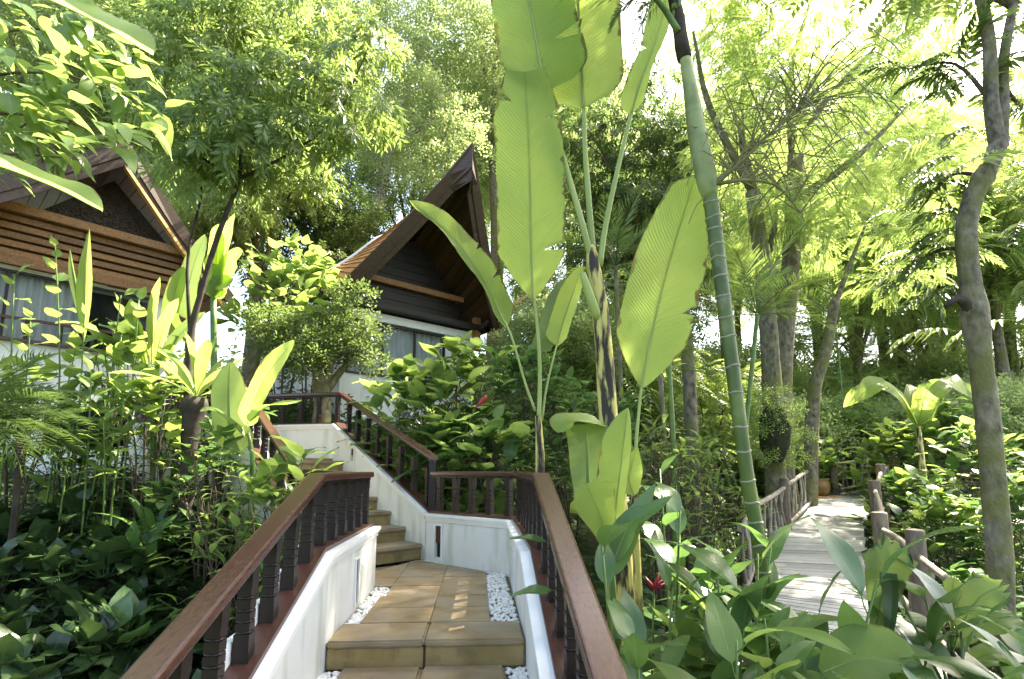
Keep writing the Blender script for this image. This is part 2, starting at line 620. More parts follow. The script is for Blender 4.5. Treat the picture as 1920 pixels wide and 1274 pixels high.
CAP = [(-.21, -.02), (-.21, .0), (.035, .0), (.035, -.03), (.022, -.03), (.022, -.055), (.010, -.055), (.010, -.085), (-.002, -.085), (-.002, -.02)]


def wall_body(path, depth, th=.2):
    return MB().sweep([(-th, -depth), (-th, -.021), (-.004, -.021), (-.004, -depth)], path)


def mirror(prof):
    return [(-u, w) for (u, w) in prof][::-1]


# rounded handrail profile (top at 0)
def rail_prof(w=.118, h=.05, r=.014):
    out = []
    for cx, cy, a0 in ((w / 2 - r, -r, 0), (-w / 2 + r, -r, 90), (-w / 2 + .008, -h + .008, 180), (w / 2 - .008, -h + .008, 270)):
        rr = r if cy > -h / 2 else .008
        for k in range(4):
            a = math.radians(a0 + k * 30)
            out.append((cx + rr * math.cos(a), cy + rr * math.sin(a)))
    return out


RP = rail_prof()


def baluster_mesh(h=.385):
    b = MB()
    s = .034
    pr = []
    b.box(-s, -s, -.05, s, s, h * .28)
    b.box(-s, -s, h * .82, s, s, h + .05)
    lev = [.28, .40, .52, .66, .82]
    for a_, c_ in zip(lev, lev[1:]):      # square shaft with turned beads between
        t_ = s * .90
        b.box(-t_, -t_, h * a_ + .0121, t_, t_, h * c_ - .0001)
    for a_ in lev[:-1]:
        b.lathe([(s * .95, h * a_ + .0002), (s * 1.16, h * a_ + .003), (s * 1.16, h * a_ + .009), (s * .95, h * a_ + .0118)], (0, 0, 0), 12)
    return b.mesh('baluster', M['darkwood'], bevel=0)


BAL = baluster_mesh()


def along(path, step, start=.12):
    """points every step metres (plan distance) along a 3-D polyline with local direction"""
    out = []
    d = start
    for a, b in zip(path, path[1:]):
        L = math.hypot(b.x - a.x, b.y - a.y)
        while d < L:
            out.append((a.lerp(b, d / L), (b - a).normalized()))
            d += step
        d -= L
    return out


def parapet(name, label, path, side, depth, niches=(), post_ends=False, rail_path=None, rail_label=None, step=.29, start=.14, steps_outer=True, rail_group=None):
    """wall with moulded cap; path runs along the inner top edge, side=+1 when the stairs lie to its right"""
    base = thing(name, label, 'wall', (path[0].x, path[0].y, -1.0))
    pr = CAP if side > 0 else mirror(CAP)
    body = MB().sweep([(u * side, w) for u, w in ((-.2, -depth), (-.2, -.021), (-.004, -.021), (-.004, -depth))], path).build('wall_body', M['plaster'], base)
    MB().sweep(pr, path).build('coping', M['white'], base)
    boxes = []
    for (p, n, z0, z1) in niches:
        boxes.append(niche(base, p, n, z0, z1))
    if boxes:
        off = wloc(base)
        boxes = [(c - off, a, b, d) for c, a, b, d in boxes]
        cb = MB()
        for c, a, b, d in boxes:
            cb.obox(c + off, a, b, d)
        c = cb.build('cutter', None)
        md = body.modifiers.new('b', 'BOOLEAN')
        md.operation = 'DIFFERENCE'
        md.object = c
        md.solver = 'EXACT'
        bpy.context.view_layer.update()
        ev = body.evaluated_get(bpy.context.evaluated_depsgraph_get())
        me = bpy.data.meshes.new_from_object(ev)
        body.modifiers.clear()
        body.data = me
        bpy.data.objects.remove(c)
    # railing
    rl = thing('stair_railing', rail_label, 'railing', (path[0].x, path[0].y, path[0].z), rail_group)
    s = -side
    MB().sweep([(s * u, w) for u, w in ((.03, .002), (.03, .028), (.20, .028), (.20, .002))], path).build('sill_board', M['wood'], rl, 0)
    rp = rail_path or [p + Vector((0, 0, RAIL - WT)) for p in path]
    offs = .105 * s
    MB().sweep([(offs + u, w) for u, w in RP], rp).build('handrail', M['railwood'], rl)
    MB().sweep([(offs + u, w) for u, w in ((-.03, -.075), (-.03, -.048), (.03, -.048), (.03, -.075))], rp).build('under_rail', M['darkwood'], rl)
    for i, (p, d) in enumerate(along(path, step, start)):
        lat = V2(d.y, -d.x).normalized()
        q = p + lat * offs + Vector((0, 0, .03))
        a = math.atan2(d.y, d.x)
        put('baluster', BAL, rl, q, Matrix.Rotation(a, 3, 'Z'))
        if steps_outer and abs(d.z) > .1:   # stepped white upstand behind each baluster on the slope
            hd = V2(d.x, d.y).normalized()
            up_h = .055
            m = MB()
            c = q + lat * (s * .066) + Vector((0, 0, up_h / 2 - .02)) + hd * .05
            m.obox(c, hd * .13, lat * .025, Vector((0, 0, up_h / 2 + .04)))
            m.build('step_block', M['white'], rl, .004)
    return base, rl


lowL = LK - AX * 3.0
lowR = RK - AX * 3.0
pL = [z_(lowL, WT - 3.0 * SL), z_(LK, WT), z_(LE, WT)]
nL = V2(AX.y, -AX.x)
ln_mid = LK.lerp(LE, .5)
parapet('parapet_wall', 'white plastered parapet wall on the left of the lower stairs', pL, +1, 1.2,
        niches=[(ln_mid, nL, .03, .36)], rail_label='brown wooden stair railing on the left parapet, with its long sloping handrail', step=.275, start=.10)
# the right parapet runs from the far corner towards the viewer so that the stairs lie to its right
pR = [z_(BC, WT), z_(RC, WT), z_(RK, WT), z_(lowR, WT - 3.0 * SL)]
nB = V2((RC - BC).y, -(RC - BC).x).normalized()
nR = V2(-AX.y, AX.x)
parapet('parapet_wall', 'white plastered parapet wall behind and right of the paved landing', pR, +1, 1.2,
        niches=[(BC.lerp(RC, .17), nB, .04, .40), (RC.lerp(RK, .42), nR, .02, .36)],
        rail_label='brown wooden stair railing along the back and right of the paved landing', step=.275, start=.12)
pU = [z_(UB, UZ + WT + .02), z_(UR, UZ + WT + .02), z_(BC + D2 * .02, WT + .01)]
parapet('parapet_wall', 'white parapet wall climbing beside the upper flight of steps', pU, +1, 1.6,
        rail_label='brown stair railing climbing the upper flight towards the trunk', step=.34, start=.2, steps_outer=False,
        rail_path=[z_(UB, UZ + RAIL + .06), z_(UR, UZ + RAIL + .06), z_(BC + D2 * .02, RAIL + .19)],
        niches=[(UR.lerp(BC, .26), V2(-D2.y, D2.x), 1.17, 1.36)])
pUL = [z_(LE + V2(-.14, .06), WT - .004), z_(UL0, WT + .03), z_(UL0 + D2 * 2.6, 1.3 + WT), z_(UL0 + D2 * 2.6 + V2(-1.2, .1), 1.3 + WT)]
parapet('parapet_wall', 'low parapet wall on the left of the upper flight, behind shrubs', pUL, +1, 1.3,
        rail_label='sunlit stair railing on the left of the upper flight', step=.33, start=.3, steps_outer=False)

np_post = thing('newel_post', 'dark post where the climbing rail meets the landing railing', 'post', z_(BC, WT + .03))
c_ = BC + V2(.05, .13)
MB().box(c_.x - .045, c_.y - .045, WT + .034, c_.x + .045, c_.y + .045, RAIL + .12).build('post_shaft', M['darkwood'], np_post, .006)
MB().box(c_.x - .055, c_.y - .055, RAIL + .123, c_.x + .055, c_.y + .055, RAIL + .155).build('post_cap', M['railwood'], np_post, .008)
# landing and steps
land = thing('paved_landing', None, None, (-.55, 4.6, 0), kind='structure')
MB().prism([LK + AX * .07, RK + AX * .03, RC, BC, LE + D2 * .9 + V2(-.2, 0), LE], -.5, -.032).build('bed', M['bed'], land)


def clip(poly, a, b):
    """keep the part of a polygon left of the directed line a->b"""
    out = []
    n = len(poly)
    side = lambda p: (b.x - a.x) * (p.y - a.y) - (b.y - a.y) * (p.x - a.x)
    for i in range(n):
        p, q = poly[i], poly[(i + 1) % n]
        sp, sq = side(p), side(q)
        if sp >= 0:
            out.append(p)
        if sp * sq < 0:
            out.append(p.lerp(q, sp / (sp - sq)))
    return out


rows = [0, .40, .80, 1.19, 1.58, 1.98, 2.38, 2.78, 3.2]
O = LK - AX * .02
gap = .0022
back_off = nB * .07
stepline = (BC + V2(.02, .18), LE + V2(-.35, .35))
for r in range(len(rows) - 1):
    cols = [(.0, .60), (.60, 1.225)] if r == 0 else [(.12, .60), (.60, 1.02)]
    if r >= 3:
        cols = [(-.4, .16), (.16, .60), (.60, 1.02)]
    for c0, c1 in cols:
        poly = [O + AX * (rows[r] + gap) + nL * (c0 + gap), O + AX * (rows[r] + gap) + nL * (c1 - gap), O + AX * (rows[r + 1] - gap) + nL * (c1 - gap), O + AX * (rows[r + 1] - gap) + nL * (c0 + gap)]
        if r > 0:
            poly = clip(poly, RC + back_off, BC + back_off)
            poly = clip(poly, stepline[0], stepline[1]) if len(poly) > 2 else poly
        if len(poly) < 3:
            continue
        if r == 3 and c0 < 0:
            poly = clip(poly, LE + nL * .02, LE + nL * 2.0)
            if len(poly) < 3:
                continue
        m = MB().prism(poly, -.045, rnd.uniform(-.002, .002))
        m.build('tile', M['stone'], land, .0025 if r else .012)


def flight_step(parent, p, u, w, ax, z, depth, h=.155, split=.5):
    """one step: riser below and two tread stones with a rounded nosing; p = front left of the tread, u to the right, ax inwards"""
    u, ax = u.normalized(), ax.normalized()
    for k, (a, b) in enumerate(((0, split), (split, 1))):
        a_, b_ = a * w + (.002 if k else 0), b * w - (0 if k else .002)
        q = [p + u * a_ - ax * .03, p + u * b_ - ax * .03, p + u * b_ + ax * depth, p + u * a_ + ax * depth]
        m = MB().prism(q, z - .05, z)
        m.build('tread', M['stone'], parent, .016)
        q = [p + u * (a_ + .006), p + u * (b_ - .006), p + u * (b_ - .006) + ax * .05, p + u * (a_ + .006) + ax * .05]
        MB().prism(q, z - h - .01, z - .052).build('riser', M['stone2'], parent, .004)


st = thing('garden_stairs', None, None, (-.5, 2.5, -.5), kind='structure')
O0 = LK - AX * .05
# riser + front edge under the landing
for k, (a, b) in enumerate(((.0, .60), (.603, 1.225))):
    q = [O0 + AX * .045 + nL * (a + .006), O0 + AX * .045 + nL * (b - .006), O0 + AX * .09 + nL * (b - .006), O0 + AX * .09 + nL * (a + .006)]
    MB().prism(q, -.17, -.047).build('riser', M['stone2'], st, .004)
for i in range(1, 6):
    z = -.155 * i
    p = O0 - AX * (.45 * i - .045) + nL * .10
    flight_step(st, p, nL, 1.0, AX, z, .455, split=.49)
    q = [O0 - AX * (.45 * i - .05) + nL * .003, O0 - AX * (.45 * i - .05) + nL * 1.24, O0 - AX * (.45 * i - .5) + nL * 1.24, O0 - AX * (.45 * i - .5) + nL * .003]
    MB().prism(q, z - .5, z - .035).build('step_core', M['bed'], st)
us = thing('upper_steps', None, None, (-1.5, 6.5, 0), kind='structure')
RD = V2(-.72, -.70).normalized()
for i in range(7):
    p0 = BC + V2(.03, .17) + D2 * (.39 * i) + V2(D2.y, -D2.x) * -.012
    w = 1.66
    flight_step(us, p0 + RD * w, -RD, w - .05, V2(RD.y, -RD.x), .168 * (i + 1), .43, h=.168, split=.45)
ul = MB()
ul.prism([UR, UB, UL + V2(-1.2, .3), UL], UZ - .5, UZ - .005).build('upper_landing', M['stone'], us)

# pebbles: small flattened stones, far too many to count
ico = bmesh.new()
bmesh.ops.create_icosphere(ico, subdivisions=1, radius=1)
IV = np.array([v.co[:] for v in ico.verts])
IF = np.array([[v.index for v in f.verts] for f in ico.faces])
ico.free()


def pebbles(name, quads, n, rmin, rmax):
    VV, FF = [], []
    tot = 0
    for (a, b, c, d), k in zip(quads, n):
        for i in range(k):
            u, v = rnd.random(), rnd.random()
            p = a.lerp(b, u).lerp(d.lerp(c, u), v)
            r = rnd.uniform(rmin, rmax)
            sc = np.array([r * rnd.uniform(.8, 1.4), r * rnd.uniform(.7, 1.1), r * rnd.uniform(.55, .8)])
            a_ = rnd.random() * 6.28
            R = np.array([[math.cos(a_), -math.sin(a_), 0], [math.sin(a_), math.cos(a_), 0], [0, 0, 1]])
            VV.append((IV * sc * (1 + .16 * rng.standard_normal((len(IV), 1)))) @ R.T + np.array(p) + np.array([0, 0, r * .3 * rnd.random()]))
            FF.append(IF + tot)
            tot += len(IV)
    o = link(bpy.data.objects.new(name, np_mesh(name, np.concatenate(VV), np.concatenate(FF), M['pebble'], smooth=True)))
    return tag(o, 'loose white pebbles lying along the feet of the white parapet walls', 'pebbles', kind='stuff')


zz = Vector((0, 0, -.022))
f = lambda s, c: O + AX * s + nL * c + zz
qs = [(f(.40, .015), f(.40, .14), f(1.62, .16), f(1.62, .015)),
      (f(.40, 1.02), f(.40, 1.215), f(2.1, 1.205), f(2.1, 1.02)),
      (RC + nB * .012 + zz, RC + nB * .07 + zz, BC + nB * .07 + zz, BC + nB * .012 + zz),
      (f(1.9, 1.0), f(2.12, 1.2), f(2.2, 1.12), f(2.0, .95))]
for i in range(1, 3):
    zz2 = Vector((0, 0, -.155 * i - .022))
    g2 = lambda s, c: O0 - AX * (.45 * i - .045) + AX * s + nL * c + zz2
    qs += [(g2(.02, .0), g2(.02, .1), g2(.42, .1), g2(.42, .0)), (g2(.02, 1.11), g2(.02, 1.23), g2(.42, 1.23), g2(.42, 1.11))]
pebbles('pebbles', qs, [330, 520, 130, 60] + [130, 150] * 2, .011, .021)
# ------------------------------------------------------------------ boardwalk
def deckz(y):
    return float(np.interp(y, [0, 3, 5.6, 7.3, 9, 14.6, 20], [-.78, -.66, -.56, -.48, -.29, .36, .66]))


def P2(x, y):
    return Vector((x, y, deckz(y)))


Rr = [P2(1.9, 1.6), P2(3.15, 3.7), P2(3.7, 5.0), P2(4.1, 5.8), P2(4.82, 7.3), P2(6.05, 9.4), P2(8.0, 12.2), P2(10.2, 14.3), P2(13.2, 16.0)]
Rl = [P2(1.45, 2.6), P2(2.25, 4.7), P2(2.6, 5.9), P2(2.8, 6.7), P2(3.4, 7.7), P2(4.45, 9.6), P2(6.6, 12.8), P2(9.2, 15.3), P2(12.6, 17.3)]
bw = thing('boardwalk', None, None, (3, 6, -.6), kind='structure')
NB = 118
cr, cl = curve3(Rr, NB * 4), curve3(Rl, NB * 4)
for i in range(NB):
    a, b = i * 4, i * 4 + 4
    r0, r1, l0, l1 = cr[a], cr[b], cl[a], cl[b]
    dr, dl = (r1 - r0).normalized(), (l1 - l0).normalized()
    g_ = .006
    h = rnd.uniform(-.006, .006)
    e0, e1 = rnd.uniform(-.03, .03), rnd.uniform(-.03, .03)
    s_ = (r0 - l0).normalized()
    q = [l0 + dl * g_ + s_ * e0, r0 + dr * g_ + s_ * e1, r1 - dr * g_ + s_ * e1, l1 - dl * g_ + s_ * e0]
    MB().slab([v + Vector((0, 0, h)) for v in q], (0, 0, -.03)).build('plank', M['plank'], bw)
for e in (0.12, .88):
    pts = [cl[k].lerp(cr[k], e) + Vector((0, 0, -.12)) for k in range(0, NB * 4 + 1, 16)]
    MB().sweep([(-.05, -.08), (-.05, .08), (.05, .08), (.05, -.08)], pts).build('joist', M['log'], bw)


def log(a, b, r0, r1, n=7, bend=.03, seg=6):
    a, b = Vector(a), Vector(b)
    m = a.lerp(b, .5) + Vector([rnd.uniform(-bend, bend) for _ in range(3)])
    pts = curve3([a, m, b], seg)
    return MB().tube(pts, [r0 + (r1 - r0) * i / seg for i in range(seg + 1)], n, wob=.12)


def rustic_rail(label, pts, posts, infill=6, hh=.80, rr=.045, cap=True):
    t = thing('rustic_railing', label, 'railing', (pts[0].x, pts[0].y, pts[0].z), 'log railings of the boardwalk')
    for p, pr_, ph in posts:
        MB().lathe([(pr_ * .98, -.55), (pr_ * 1.02, .2), (pr_, ph - .03), (pr_ * .96, ph - .008), (pr_ * .8, ph)], p, 12).build('post', M['log'], t)
    up = Vector((0, 0, 1))
    for a, b in zip(pts, pts[1:]):
        log(a + up * hh, b + up * hh, rr, rr * .9, 8, .04).build('top_rail', M['branchwood'], t)
        log(a + up * .08, b + up * .08, rr * .9, rr * .8, 8, .03).build('bottom_rail', M['branchwood'], t)
        for k in range(infill):
            f0 = (k + .5) / infill
            f1 = min(.97, max(.03, f0 + (.13 if k % 2 else -.13) * (1 if infill > 2 else 0)))
            log(a.lerp(b, f0) + up * .05, a.lerp(b, f1) + up * (hh + .01), .030, .022, 6, .05).build('branch', M['branchwood'], t)
    return t


def rl_at(px, py, Y):
    p = at(px, py, Y)
    p.z = deckz(Y)
    return p


A_ = at(1418, 1035, 8.6); A_.z = deckz(8.6)
B_ = at(1474, 960, 10.6); B_.z = deckz(10.6)
C_ = at(1523, 930, 13.6); C_.z = deckz(13.6)
Z_ = P2(2.9, 6.9)
rustic_rail('log railing along the left edge of the boardwalk beside the mossy trunk', [Z_, A_, B_, C_],
            [(A_, .075, .9), (B_, .085, .98), (C_, .08, .98)], 9)
D_ = at(1566, 925, 14.9); D_.z = deckz(14.9)
E_ = at(1627, 905, 17.2); E_.z = deckz(17.2)
rustic_rail('log railing at the far bend of the boardwalk, beyond the clay pot', [D_, E_], [(D_, .10, .95), (E_, .09, 1.0)], 7)
R1, R2, R3, R4 = P2(3.3, 3.85), P2(4.12, 5.6), P2(4.92, 7.3), P2(6.9, 10.3)
R5 = P2(8.9, 13.0)
R6 = P2(11.1, 15.6)
rustic_rail('log railing on the right of the boardwalk with thick posts by the dark fan leaf', [R1, R2, R3], [(R2, .085, 1.0), (R3, .095, .96)], 2, .74, .036)
rustic_rail('log railing on the right of the boardwalk, farther along past the first thick post', [R3 + V2(.12, .1), R4, R5], [(R4, .10, .98), (R5, .10, 1.0)], 7, .8)
rustic_rail('short log railing where the boardwalk turns away to the right', [R5 + V2(.2, .15), R6], [(R6, .1, 1.0)], 6, .85)
# brick-red edge under the pot and the pot
pp = at(1541, 928, 14.6)
pp.z = deckz(14.6) - .02
m = MB()
m.obox(pp + Vector((-.1, 0, -.04)), V2(.6, .25), V2(-.12, .3), Vector((0, 0, .04)))
tag(m.build('pot_ledge', M['rooftile'], None, .01), 'low terracotta ledge at the boardwalk edge under the plant pot', 'ledge')
pot = thing('plant_pot', 'round ochre glazed pot standing beside the bend of the boardwalk', 'pot', pp + Vector((0, 0, .001)))
MB().lathe([(.13, 0), (.19, .08), (.225, .22), (.21, .34), (.18, .40), (.205, .43), (.205, .46), (.17, .46), (.16, .40)], pp, 16).build('pot_body', M['terracotta'], pot)
MB().lathe([(.155, .38), (.155, .415)], pp, 14).build('pot_soil', M['soil'], pot)

# ------------------------------------------------------------------ houses
UP = Vector((0, 0, 1))


def pl_quad(mb, a, b, c, d, th, n):
    mb.slab([a, b, c, d], n * th)


def gable_house(name, label, P0, u, n, W, z_sill, z_head, z_eave, ap, el, er, back, siding_rows):
    """P0 wall left corner, u along the wall, n outwards (towards the viewer); ap/el/er barge apex and ends (world)"""
    h = thing(name, label, 'house', (P0.x, P0.y, gz(P0.x, P0.y)))
    return h


def plank_rows(parent, P, u, n, w_of, z0, z1, rows, mat, th=.03, out0=0.0, gapz=.02, nseg=3, step=0.0, name='wall_board'):
    """horizontal boards; w_of(z) -> (t0, t1)"""
    hz = (z1 - z0) / rows
    for r in range(rows):
        za, zb = z0 + r * hz + gapz / 2, z0 + (r + 1) * hz - gapz / 2
        t0, t1 = w_of((za + zb) / 2)
        if t1 - t0 < .1:
            continue
        cuts = sorted([t0, t1] + [rnd.uniform(t0 + .15, t1 - .15) for _ in range(nseg - 1) if t1 - t0 > .6])
        for a, b in zip(cuts, cuts[1:]):
            if b - a < .02:
                continue
            o_ = out0 + step * r + rnd.uniform(0, .008)
            c = P + u * ((a + b) / 2) + n * o_
            MB().obox(z_(c, (za + zb) / 2), u * ((b - a) / 2 - .003), n * th / 2, UP * (zb - za) / 2).build(name, mat, parent)


def barge(parent, pts, n, w=.22, th=.05, off=0.0):
    """barge board below the line pts (in the gable plane), two stepped boards and a thin cap"""
    for k, (d0, d1, o_, nm) in enumerate(((-.09, w * .52, .05, 'barge_board'), (w * .52 + .008, w, .025, 'barge_board'))):
        for a, b in zip(pts, pts[1:]):
            dirv = (b - a).normalized()
            dn = dirv.cross(n).normalized()
            if dn.z > 0:
                dn = -dn
            e0, e1 = (dn * d0, dn * d1) if b is not pts[-1] else (UP * (d0 / dn.z), UP * (d1 / dn.z))
            q = [a + dn * d0, b + e0, b + e1, a + dn * d1]
            MB().slab([v + n * (off + o_) for v in q], -n * th).build(nm, M['barge'], parent, .004)


def tile_roof(parent, front, back, rows, colsn, mat, thick=.035):
    """clay tiles between two 3-D curves (front and back edge, eave first), lapped"""
    fr, bk = curve3(front, rows), curve3(back, rows)
    cnt = 0
    for r in range(rows):
        a0, a1, b0, b1 = fr[r], fr[r + 1], bk[r], bk[r + 1]
        nrm = (b0 - a0).cross(a1 - a0).normalized()
        if nrm.z < 0:
            nrm = -nrm
        lap = nrm * .03
        ext = (a1 - a0) * .18
        for c in range(colsn):
            f0, f1 = c / colsn, (c + 1) / colsn
            e = (f1 - f0) * .04
            q = [a0.lerp(b0, f0 + e) + lap, a0.lerp(b0, f1 - e) + lap, a1.lerp(b1, f1 - e) + (a1 - a0).lerp(b1 - b0, f1) * .18 + nrm * .004, a1.lerp(b1, f0 + e) + (a1 - a0).lerp(b1 - b0, f0) * .18 + nrm * .004]
            MB().slab(q, nrm * .014).build('roof_tile', mat, parent)
            cnt += 1
    dk = MB()
    for r in range(rows):
        a0, a1, b0, b1 = fr[r], fr[r + 1], bk[r], bk[r + 1]
        nrm = (b0 - a0).cross(a1 - a0).normalized()
        if nrm.z < 0:
            nrm = -nrm
        dk.slab([a0.lerp(b0, .02), a0.lerp(b0, .98), a1.lerp(b1, .98), a1.lerp(b1, .02)], -nrm * .02)
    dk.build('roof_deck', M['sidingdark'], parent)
    return cnt


def soffit(parent, front, back, rows, mat, th=.02):
    """underside boards of a roof slope, running from front to back"""
    fr, bk = curve3(front, rows), curve3(back, rows)
    for r in range(rows):
        a0, a1, b0, b1 = fr[r], fr[r + 1], bk[r], bk[r + 1]
        nrm = (b0 - a0).cross(a1 - a0).normalized()
        if nrm.z > 0:
            nrm = -nrm
        g_ = .03
        q = [a0.lerp(a1, g_), b0.lerp(b1, g_), b0.lerp(b1, 1 - g_), a0.lerp(a1, 1 - g_)]
        MB().slab([v + nrm * rnd.uniform(.0, .012) for v in q], nrm * th).build('soffit_board', mat, parent)


def window(parent, P, u, n, t0, t1, z0, z1, panes, curtain=True, name='window'):
    """framed window set in a wall: curtain behind glass"""
    fr = MB()
    fw = .045
    def bx(mb, ta, tb, za, zb, o0, o1):
        mb.obox(z_(P + u * ((ta + tb) / 2) + n * ((o0 + o1) / 2), (za + zb) / 2), u * ((tb - ta) / 2), n * ((o1 - o0) / 2), UP * ((zb - za) / 2))
    bx(fr, t0, t1, z1 - fw, z1, -.03, .03)
    bx(fr, t0, t1, z0, z0 + fw, -.03, .03)
    bx(fr, t0, t0 + fw, z0 + fw, z1 - fw, -.03, .03)
    bx(fr, t1 - fw, t1, z0 + fw, z1 - fw, -.03, .03)
    st_ = (t1 - t0 - fw) / panes
    for k in range(1, panes):
        t = t0 + fw / 2 + st_ * k
        bx(fr, t - fw / 2, t + fw / 2, z0 + fw, z1 - fw, -.028, .026)
    w = fr.build(name, M['darkwood'], parent)
    for k in range(panes):
        g0 = MB()
        ta = t0 + fw / 2 + st_ * k + fw / 2
        bx(g0, ta, ta + st_ - fw, z0 + fw, z1 - fw, -.008, -.002)
        g0.build('pane', M['glass'], w)
    if curtain:
        c = MB()
        nseg = int((t1 - t0) / .03)
        vs, fs = [], []
        for i in range(nseg + 1):
            t = t0 + (t1 - t0) * i / nseg
            o_ = -.14 + .036 * math.sin(i * 1.3) + .016 * math.sin(i * .47)
            vs += [z_(P + u * t + n * o_, z0 + .02), z_(P + u * t + n * o_, z1 - .02)]
            if i:
                fs.append((2 * i - 2, 2 * i, 2 * i + 1, 2 * i - 1))
        c.add(vs, fs, True)
        c.build('curtain', M['curtain'], w)
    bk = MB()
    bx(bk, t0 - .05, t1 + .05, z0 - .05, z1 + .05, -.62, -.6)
    bk.build('room_shade_panel', M['black'], w)  # black sheet stands in for the shade of the unlit room
    return w


# ---- the house with the tall gable in the middle
u2, n2 = V2(.75, .66).normalized(), V2(.66, -.75).normalized()
Q0 = V2(-3.75, 11.45)
H2 = thing('gabled_house', 'Thai style house with a tall sharp leaning dark gable above the shrubs', 'house', (Q0.x, Q0.y, 2.0))
W2 = 3.62
zs, zh = 3.15, 4.42
AP2, EL2, ER2 = at(884, 284, 10.85), at(616, 562, 10.62), at(942, 612, 13.5)
ridge2 = z_(Q0 + u2 * 1.8 - n2 * .1, 6.75)
# walls
mb = MB()
def wbox(mb, P, u, n, t0, t1, z0, z1, o0, o1):
    mb.obox(z_(P + u * ((t0 + t1) / 2) + n * ((o0 + o1) / 2), (z0 + z1) / 2), u * ((t1 - t0) / 2), n * ((o1 - o0) / 2), UP * ((z1 - z0) / 2))
    return mb
wbox(mb, Q0, u2, n2, 0, W2, 1.0, zs, -.15, 0)
wbox(mb, Q0, u2, n2, 0, .12, zs, zh, -.15, 0)
wbox(mb, Q0, u2, n2, W2 - .9, W2, zs, zh, -.15, 0)
wbox(mb, Q0, u2, n2, 0, .15, 1.0, zh, -5, -.151)
wbox(mb, Q0, u2, n2, W2 - .15, W2, 1.0, zh, -5, -.151)
mb.build('wall', M['plaster'], H2)
wbox(MB(), Q0, u2, n2, -.05, W2 + .02, zh + .002, zh + .2, -.12, .09).build('head_beam', M['white'], H2, .01)
window(H2, Q0, u2, n2, .125, W2 - .905, zs + .002, zh - .002, 3)
# gable boards set back inside the deep overhang
wof = lambda z: (max(0, (z - 4.6) / (7.0 - 4.6) * 1.8), W2 - max(0, (z - 4.6) / (7.0 - 4.6) * 1.82))
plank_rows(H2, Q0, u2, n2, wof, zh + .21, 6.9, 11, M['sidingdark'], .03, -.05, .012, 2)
wbox(MB(), Q0, u2, n2, .55, W2 - .4, 5.36, 5.5, -.03, .12).build('tie_beam', M['siding'], H2, .01)
wbox(MB(), Q0, u2, n2, -.25, W2 + .3, 4.66, 4.78, -.03, .35).build('tie_beam', M['sidingdark'], H2, .01)
wbox(MB(), Q0, u2, n2, -.12, .05, zh + .21, 5.0, .1, .24).build('bracket_post', M['siding'], H2, .008)
wbox(MB(), Q0, u2, n2, W2 - .12, W2 + .06, zh - .3, 5.0, .1, .26).build('bracket_post', M['siding'], H2, .008)
for t in (-.02, W2):
    m = MB()
    m.tube([z_(Q0 + u2 * t, zh + .25), z_(Q0 + u2 * t + n2 * .4, zh + .3), z_(Q0 + u2 * t + n2 * .66, zh + .42)], [.07, .085, .05], 8)
    m.build('carved_bracket', M['carved'], H2)
gn = ((AP2 - EL2).cross(ER2 - EL2)).normalized()
if gn.dot(n2) < 0:
    gn = -gn
def sag(a, b, k, s):
    dn = (b - a).cross(gn).normalized()
    if dn.z > 0:
        dn = -dn
    return [a.lerp(b, i / k) + dn * s * math.sin(math.pi * i / k) for i in range(k + 1)]
LB = sag(EL2, AP2, 5, .06)
RB = sag(ER2, AP2, 5, .10)
barge(H2, LB, gn, .30)
barge(H2, RB, gn, .26)
backL = [at(596, 526, 11.45), at(655, 490, 11.7), at(722, 445, 12.0), ridge2]
backR = [z_(Q0 + u2 * (W2 + .45) - n2 * 1.3, 4.75), z_(Q0 + u2 * (W2 - .3) - n2 * 1.2, 5.5), ridge2]
tile_roof(H2, LB, backL, 24, 14, M['rooftile'])
tile_roof(H2, RB, backR, 18, 10, M['rooftile'])
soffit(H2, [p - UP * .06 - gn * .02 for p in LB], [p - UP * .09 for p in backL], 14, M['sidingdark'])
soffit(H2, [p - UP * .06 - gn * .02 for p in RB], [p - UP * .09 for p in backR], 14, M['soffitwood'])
MB().tube([p + UP * .05 for p in curve3(backL, 10)], .05, 8).build('white_verge', M['white'], H2)
# main roof behind, lower than the gable
rb = z_(Q0 + u2 * 1.8 - n2 * 4.8, 6.9)
tile_roof(H2, [backL[0] - UP * .03, backL[2] - UP * .06, ridge2 - UP * .05], [backL[0] - n2 * 4 - UP * .1, backL[2] - n2 * 4.3 - UP * .1, rb], 8, 8, M['rooftile'])
tile_roof(H2, [backR[0] - UP * .03, ridge2 - UP * .05], [backR[0] - n2 * 3.6, rb], 8, 8, M['rooftile'])
# small tiled roof seen right of the tall gable
sr = at(965, 560, 14.2)
LR = thing('tiled_lean_to', 'small terracotta tiled roof edge showing right of the tall gable', 'roof', (sr.x, sr.y, sr.z - 2.2))
for x in (-.55, .6):
    MB().bar(sr + Vector((x, .2, -2.4)), sr + Vector((x, .2, -.06 - .1 * x)), .1, .1).build('post', M['sidingdark'], LR)
tile_roof(LR, [at(932, 596, 14.0), at(1000, 552, 14.0)], [at(936, 586, 15.2), at(1004, 545, 15.2)], 6, 8, M['rooftile'])
MB().bar(at(932, 602, 13.97), at(1000, 558, 13.97), .05, .16).build('barge_board', M['barge'], LR)

